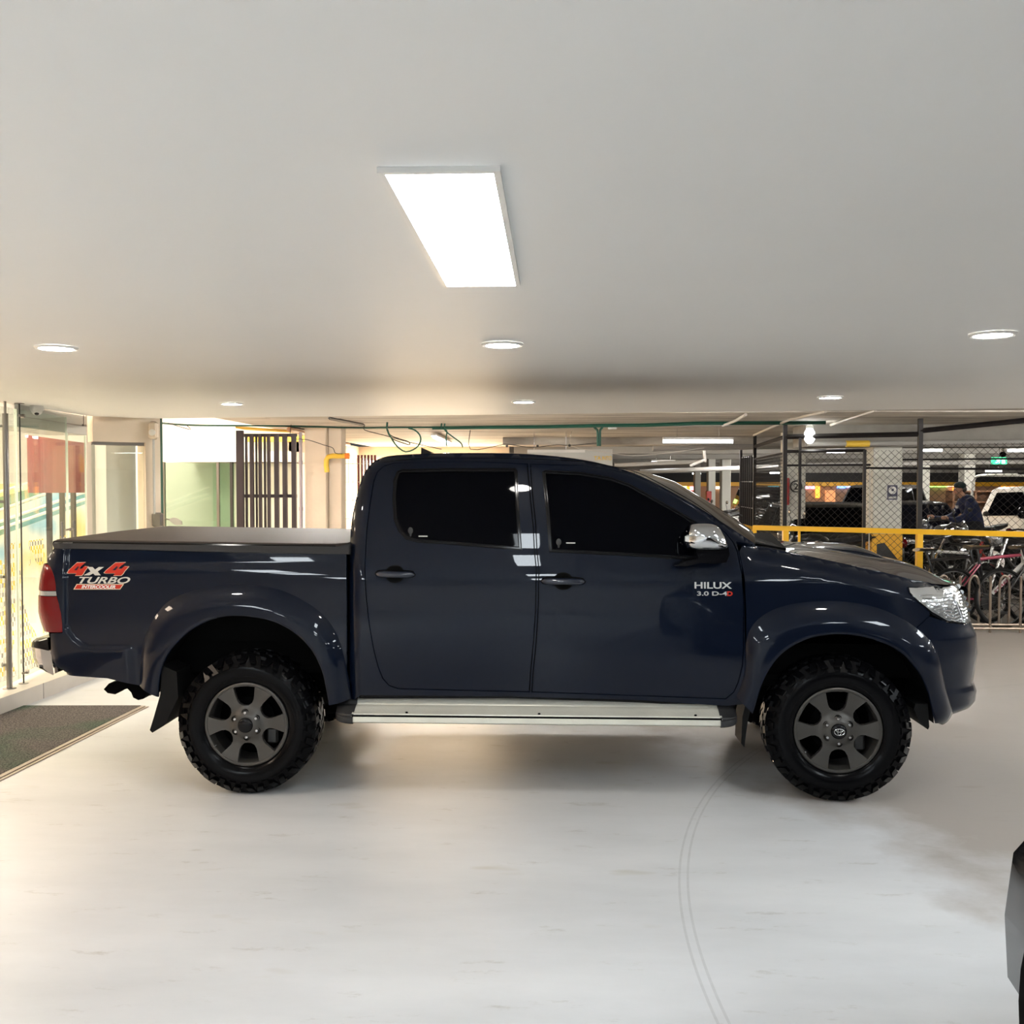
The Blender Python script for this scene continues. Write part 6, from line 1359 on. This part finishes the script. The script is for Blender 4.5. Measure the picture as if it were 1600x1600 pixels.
# bike rack
k0 = aty(1470, 970, 11.75); k1_ = aty(1680, 970, 11.75); org = Vector((k0.x, 11.6, 0)); r = empty('bike_rack', org, label='galvanised hoop bike rack on the floor ahead of the truck nose', cat='bike rack')
M['galv'] = mat('weathered_galvanised_steel', (.24, .19, .15), .38, .7, var=.3, vs=14)
Ya, Yb = 11.16, 11.46
for Y in (Ya, Yb): MB().tube([(k0.x, Y, .045), (k1_.x, Y, .045)], .017, 8).build('base_rail', 'galv', r, org=org)
for i in range(6):
    xA = aty(1514.5 + 47.5 * (i - 1), 900, Yb).x; xB = aty(1530 + 47.5 * (i - 1), 900, Yb).x; zt_ = .60
    MB().tube(smooth_poly([(xA, Yb, .05), (xA, Yb, .45), (xA + .015, Yb, .56), ((xA + xB) / 2, Yb, zt_), (xB - .015, Yb, .56), (xB, Yb, .45), (xB, Yb, .05)], k=4), .014, 8).build('hoop', 'galv', r, org=org)
    xc = aty(1500.5 + 47.5 * i, 900, Ya).x; sl_ = xc / Ya
    MB().tube(smooth_poly([(xc, Ya, .0), (xc, Ya, .45), (xc + sl_ * .04, Ya + .04, .56), (xc + sl_ * .15, (Ya + Yb) / 2, zt_), (xc + sl_ * .26, Yb - .04, .56), (xc + sl_ * .3, Yb, .45), (xc + sl_ * .3, Yb, .02)], k=4), .014, 8).build('hoop', 'galv', r, org=org)
def make_motorcycle(loc, rz, lab, m='bikeblack', scooter=False, s=1.0):
    r = empty('motorcycle', loc, rz, label=lab, cat='motorcycle', group='parked motorcycles'); r.scale = (s, s, s)
    for nm, x in (('rear_wheel', -.62), ('front_wheel', .66)):
        g = MB().tube([(x + .25 * math.cos(t), 0, .30 + .25 * math.sin(t)) for t in [2 * PI * k / 28 for k in range(28)]], .05, 8, closed=True); g.lathe([(0, -.03), (.07, -.03), (.07, .03), (0, .03)], (x, 0, .30), seg=14)
        for k in range(5): t = 2 * PI * k / 5; g.tube([(x, 0, .30), (x + .22 * math.cos(t), 0, .30 + .22 * math.sin(t))], .014, 5)
        g.build(nm, 'rubbermat', r)
    MB().ball((-.02, 0, .40), (.22, .15, .16), 12, 8, e=.7).build('engine', 'darksteel', r)
    tk = MB(); tk.ball((.12, 0, .82), (.27, .14, .12), 14, 10); tk.build('fuel_tank', m, r)
    st_ = MB(); rows = [[Vector((x, w_ * math.cos(a), z + h * math.sin(a))) for a in [2 * PI * k / 10 for k in range(10)]] for x, w_, z, h in ((-.85, .04, .93, .03), (-.75, .10, .90, .05), (-.4, .14, .83, .06), (-.15, .12, .80, .06), (-.05, .05, .80, .04))]; st_.grid(rows, closed=True); st_.build('seat', 'black', r)
    for y in (-.09, .09): MB().tube([(.40, y, .92), (.66, y, .30)], .022, 8).build('fork', 'steel', r)
    MB().tube([(.36, 0, .88), (.0, 0, .72), (-.35, 0, .70), (-.62, 0, .36), (-.1, 0, .26), (.36, 0, .70)], .024, 6, closed=False).build('frame', 'darksteel', r)
    MB().tube(smooth_poly([(.22, -.36, 1.02), (.34, -.2, 1.05), (.42, 0, .99), (.34, .2, 1.05), (.22, .36, 1.02)], k=3), .013, 6).build('handlebar', 'bikeblack', r)
    for y in (-.30, .30): MB().tube([(.28, y, 1.04), (.33, y * 1.1, 1.20)], .005, 5).ball((.32, y * 1.2, 1.23), (.012, .055, .035), 10, 6).build('mirror', 'bikeblack', r)
    MB().ball((.50, 0, .92), (.09, .10, .10), 12, 8).build('head_lamp', 'clearlens', r)
    fd_ = MB(); fd_.grid([[Vector((.66 + .33 * math.cos(a), y, .30 + .33 * math.sin(a))) for a in [lerp(.4, 2.4, k / 8) for k in range(9)]] for y in (-.06, 0, .06)]); fd_.build('mudguard', m, r)
    MB().tube([(.05, -.14, .30), (-.4, -.17, .30), (-.85, -.18, .42)], [.025, .03, .045], 8).build('exhaust', 'steel', r)
    MB().ball((-.88, 0, .84), (.05, .07, .04), 8, 6).build('tail_lamp', 'redlens', r)
    return r
mspots = [(1103, 25.4, 195, 'bikeblack', 'black motorcycle leftmost of those seen over the hood'), (1114, 23.8, 200, 'motogrey', 'grey motorcycle in front of the slim white column, over the windscreen base'), (1126, 22.1, 190, 'bikeblack', 'black motorcycle with raised mirror below the broadest far white column'),
          (1139, 18.5, 250, 'motoblue', 'blue motorcycle left of the narrow bar gate'), (1146, 20.6, 196, 'bikeblack', 'dark motorcycle behind the blue one'), (1200, 21.5, 200, 'motogrey', 'grey motorcycle seen through the narrow return mesh'), (1215, 23.5, 215, 'bikeblack', 'black motorcycle behind the return mesh, near the corner post'),
          (1281, 13.95, 183, 'bikeblack', 'black motorcycle just behind the fence in front of the dark sedan'), (1462, 15.6, 20, 'motogrey', 'grey motorcycle just right of the tall post behind the mesh'), (1492, 17.0, 178, 'bikeblack', 'black motorcycle the man in blue sits on'),
          (1528, 14.6, 160, 'bikeblack', 'black motorcycle in front of the white truck'), (1604, 13.3, 200, 'bikeblack', 'black motorcycle whose handlebar overlaps the white truck at the right edge')]
for px_, Y, dg_, m_, lab in mspots: make_motorcycle(spot(px_, Y), math.radians(dg_), lab, m_)
# ---------------------------------------------------------------- the man in dark blue
M['skin'] = mat('skin', (.42, .22, .14), .5); M['bluecloth'] = mat('dark_blue_cloth', (.012, .018, .06), .85); M['trousers'] = mat('dark_trousers', (.012, .012, .016), .85); M['capcloth'] = mat('dark_green_cap', (.012, .028, .028), .8); M['shoe'] = mat('dark_shoe', (.01, .01, .01), .5); M['hair'] = mat('black_hair', (.008, .007, .006), .6)
def skin_body(name, verts, edges, radii, m, parent, root=0, sub=2):
    me = bpy.data.meshes.new(name); me.from_pydata(verts, edges, []); o = bpy.data.objects.new(name, me); col.objects.link(o); o.parent = parent; me.materials.append(M[m])
    md = o.modifiers.new('skin', 'SKIN'); 
    for i, q in enumerate(me.skin_vertices[0].data if len(me.skin_vertices) else []): q.radius = radii[i] if isinstance(radii[i], tuple) else (radii[i], radii[i])
    md.use_smooth_shade = True; s_ = o.modifiers.new('subsurf', 'SUBSURF'); s_.levels = sub; s_.render_levels = sub; return o
def tbody(name, chains, m, parent, blobs=()):
    """one continuous body grown from tapered overlapping limbs, fused by remeshing"""
    mb = MB()
    for pts, rr in chains:
        P_ = smooth_poly(pts, k=4); R_ = [interp(list(enumerate(rr)), i / 4) for i in range(len(P_))]; mb.tube(P_, R_, 12)
        for q, rad in zip(pts, rr): mb.ball(q, rad * .99, 12, 8)
    for c, rad in blobs: mb.ball(c, rad, 14, 10)
    o = mb.build(name, m, parent); md = o.modifiers.new('fuse', 'REMESH'); md.mode = 'VOXEL'; md.voxel_size = .012; md.use_smooth_shade = True
    s_ = o.modifiers.new('smooth', 'SMOOTH'); s_.iterations = 3; s_.factor = .6
    return o
mx_, my_, _ = spot(1498, 17.0); PR = empty('person', (mx_ + .05, my_, 0), PI, label='man in a dark blue shirt and cap sitting on a motorcycle, facing left', cat='person')
# local axes: +x is the way he faces; seat at z .86
body = tbody('body', [([(-.22, 0, .90), (-.20, 0, 1.02), (-.14, 0, 1.18), (-.08, 0, 1.30), (-.04, 0, 1.37)], [.135, .13, .14, .13, .075]), ([(-.03, 0, 1.36), (.02, 0, 1.45)], [.052, .05]),
    ([(-.07, -.17, 1.32), (.02, -.24, 1.10), (.20, -.26, 1.02), (.36, -.30, 1.05)], [.062, .045, .038, .026]), ([(-.07, .17, 1.32), (.02, .24, 1.10), (.20, .26, 1.02), (.36, .30, 1.05)], [.062, .045, .038, .026]),
    ([(-.20, -.09, .90), (.16, -.18, .82), (.10, -.20, .46), (.06, -.20, .36)], [.10, .075, .05, .042]), ([(-.20, .09, .90), (.16, .18, .82), (.10, .20, .46), (.06, .20, .36)], [.10, .075, .05, .042])], 'skin', PR, [((-.07, -.12, 1.30), (.07, .08, .07)), ((-.07, .12, 1.30), (.07, .08, .07)), ((.045, 0, 1.53), (.085, .068, .10)), ((.065, 0, 1.47), (.06, .05, .05)), ((.132, 0, 1.515), (.018, .014, .022)), ((.035, -.068, 1.52), (.014, .012, .026)), ((.035, .068, 1.52), (.014, .012, .026))])
tbody('shirt', [([(-.22, 0, .88), (-.20, 0, 1.02), (-.14, 0, 1.18), (-.08, 0, 1.30), (-.05, 0, 1.35)], [.150, .145, .153, .145, .09]), ([(-.07, -.17, 1.32), (.02, -.24, 1.10), (.20, -.26, 1.02), (.32, -.29, 1.04)], [.075, .060, .052, .040]), ([(-.07, .17, 1.32), (.02, .24, 1.10), (.20, .26, 1.02), (.32, .29, 1.04)], [.075, .060, .052, .040])], 'bluecloth', PR, [((-.07, -.12, 1.30), (.085, .095, .082)), ((-.07, .12, 1.30), (.085, .095, .082))])
tbody('trousers', [([(-.22, 0, .88), (-.20, 0, .94)], [.148, .14]), ([(-.20, -.09, .90), (.16, -.18, .82), (.10, -.20, .46), (.06, -.20, .36)], [.115, .088, .062, .058]), ([(-.20, .09, .90), (.16, .18, .82), (.10, .20, .46), (.06, .20, .36)], [.115, .088, .062, .058])], 'trousers', PR)
for y in (-.20, .20): MB().ball((.11, y, .31), (.14, .05, .05), 14, 8, e=.8).build('shoe', 'shoe', PR)
cp_ = MB(); cp_.ball((.035, 0, 1.585), (.100, .085, .070), 18, 10); cp_.box((.10, -.055, 1.555), (.19, .055, 1.566), bev=.004); cp_.build('cap', 'capcloth', PR)
MB().ball((-.005, 0, 1.525), (.072, .071, .062), 14, 8).build('hair', 'hair', PR)
for y in (-.028, .028): MB().ball((.120, y, 1.535), (.010, .011, .008), 10, 6).build('eye', 'white', PR)
MB().ball((.122, 0, 1.478), (.012, .024, .006), 10, 6).build('mouth', 'firered', PR)
MB().box((-.0, -.205, 1.20), (.03, -.14, 1.25)).build('badge', 'white', PR)
for sg in (-1, 1):
    hnd = MB(); hnd.ball((.385, sg * .305, 1.055), (.045, .022, .038), 12, 8)
    for k, l in enumerate((.048, .055, .052, .042)):
        y0 = sg * (.285 + .014 * k); z0 = 1.075; hnd.tube(smooth_poly([(.40, y0, z0), (.43, y0, z0 + .002), (.44, y0, z0 - .02), (.43, y0, z0 - l * .8)], k=3), [.0095] * 9 + [.008], 6)
    hnd.tube([(.375, sg * .275, 1.06), (.40, sg * .262, 1.035), (.42, sg * .268, 1.02)], .0095, 6); hnd.build('hand', 'skin', PR)
# brown shelving with pale cartons behind the man
M['shelfbrown'] = mat('brown_shelf', (.16, .075, .035), .6, var=.3, vs=3); M['carton'] = mat('pale_carton', (.55, .50, .42), .7)
a, b = aty(1478, 800, 24), aty(1546, 800, 24); org = Vector((a.x, 24, 0)); r = empty('storage_shelf', org, label='brown storage shelf behind the man in dark blue', cat='shelf')
MB().box((a.x, 24.0, 0), (b.x, 24.04, 1.42)).build('back_panel', 'shelfbrown', r, org=org, smooth=False)
for z in (.5, .85, 1.15, 1.40): MB().box((a.x, 23.6, z), (b.x, 24.0, z + .03)).build('shelf_board', 'shelfbrown', r, org=org, smooth=False)
for x in (a.x, (a.x + b.x) / 2, b.x - .04): MB().box((x, 23.6, 0), (x + .04, 24.0, 1.42)).build('upright', 'shelfbrown', r, org=org, smooth=False)
cart = None
for px_, z, lab in ((1509, 1.18, 'pale carton on the upper board, left of two'), (1520, 1.18, 'pale carton on the upper board, right of two'), (1509, .88, 'pale carton on the middle board, left of two'), (1520, .88, 'pale carton on the middle board, right of two')):
    p = aty(px_, 800, 23.7); o = MB().box((-.06, -.06, 0), (.06, .06, .13), bev=.005).build('carton', 'carton'); o.location = (p.x, 23.7, z + .001); tag(o, lab + ' of the brown shelf', 'carton', 'cartons on the brown shelf')
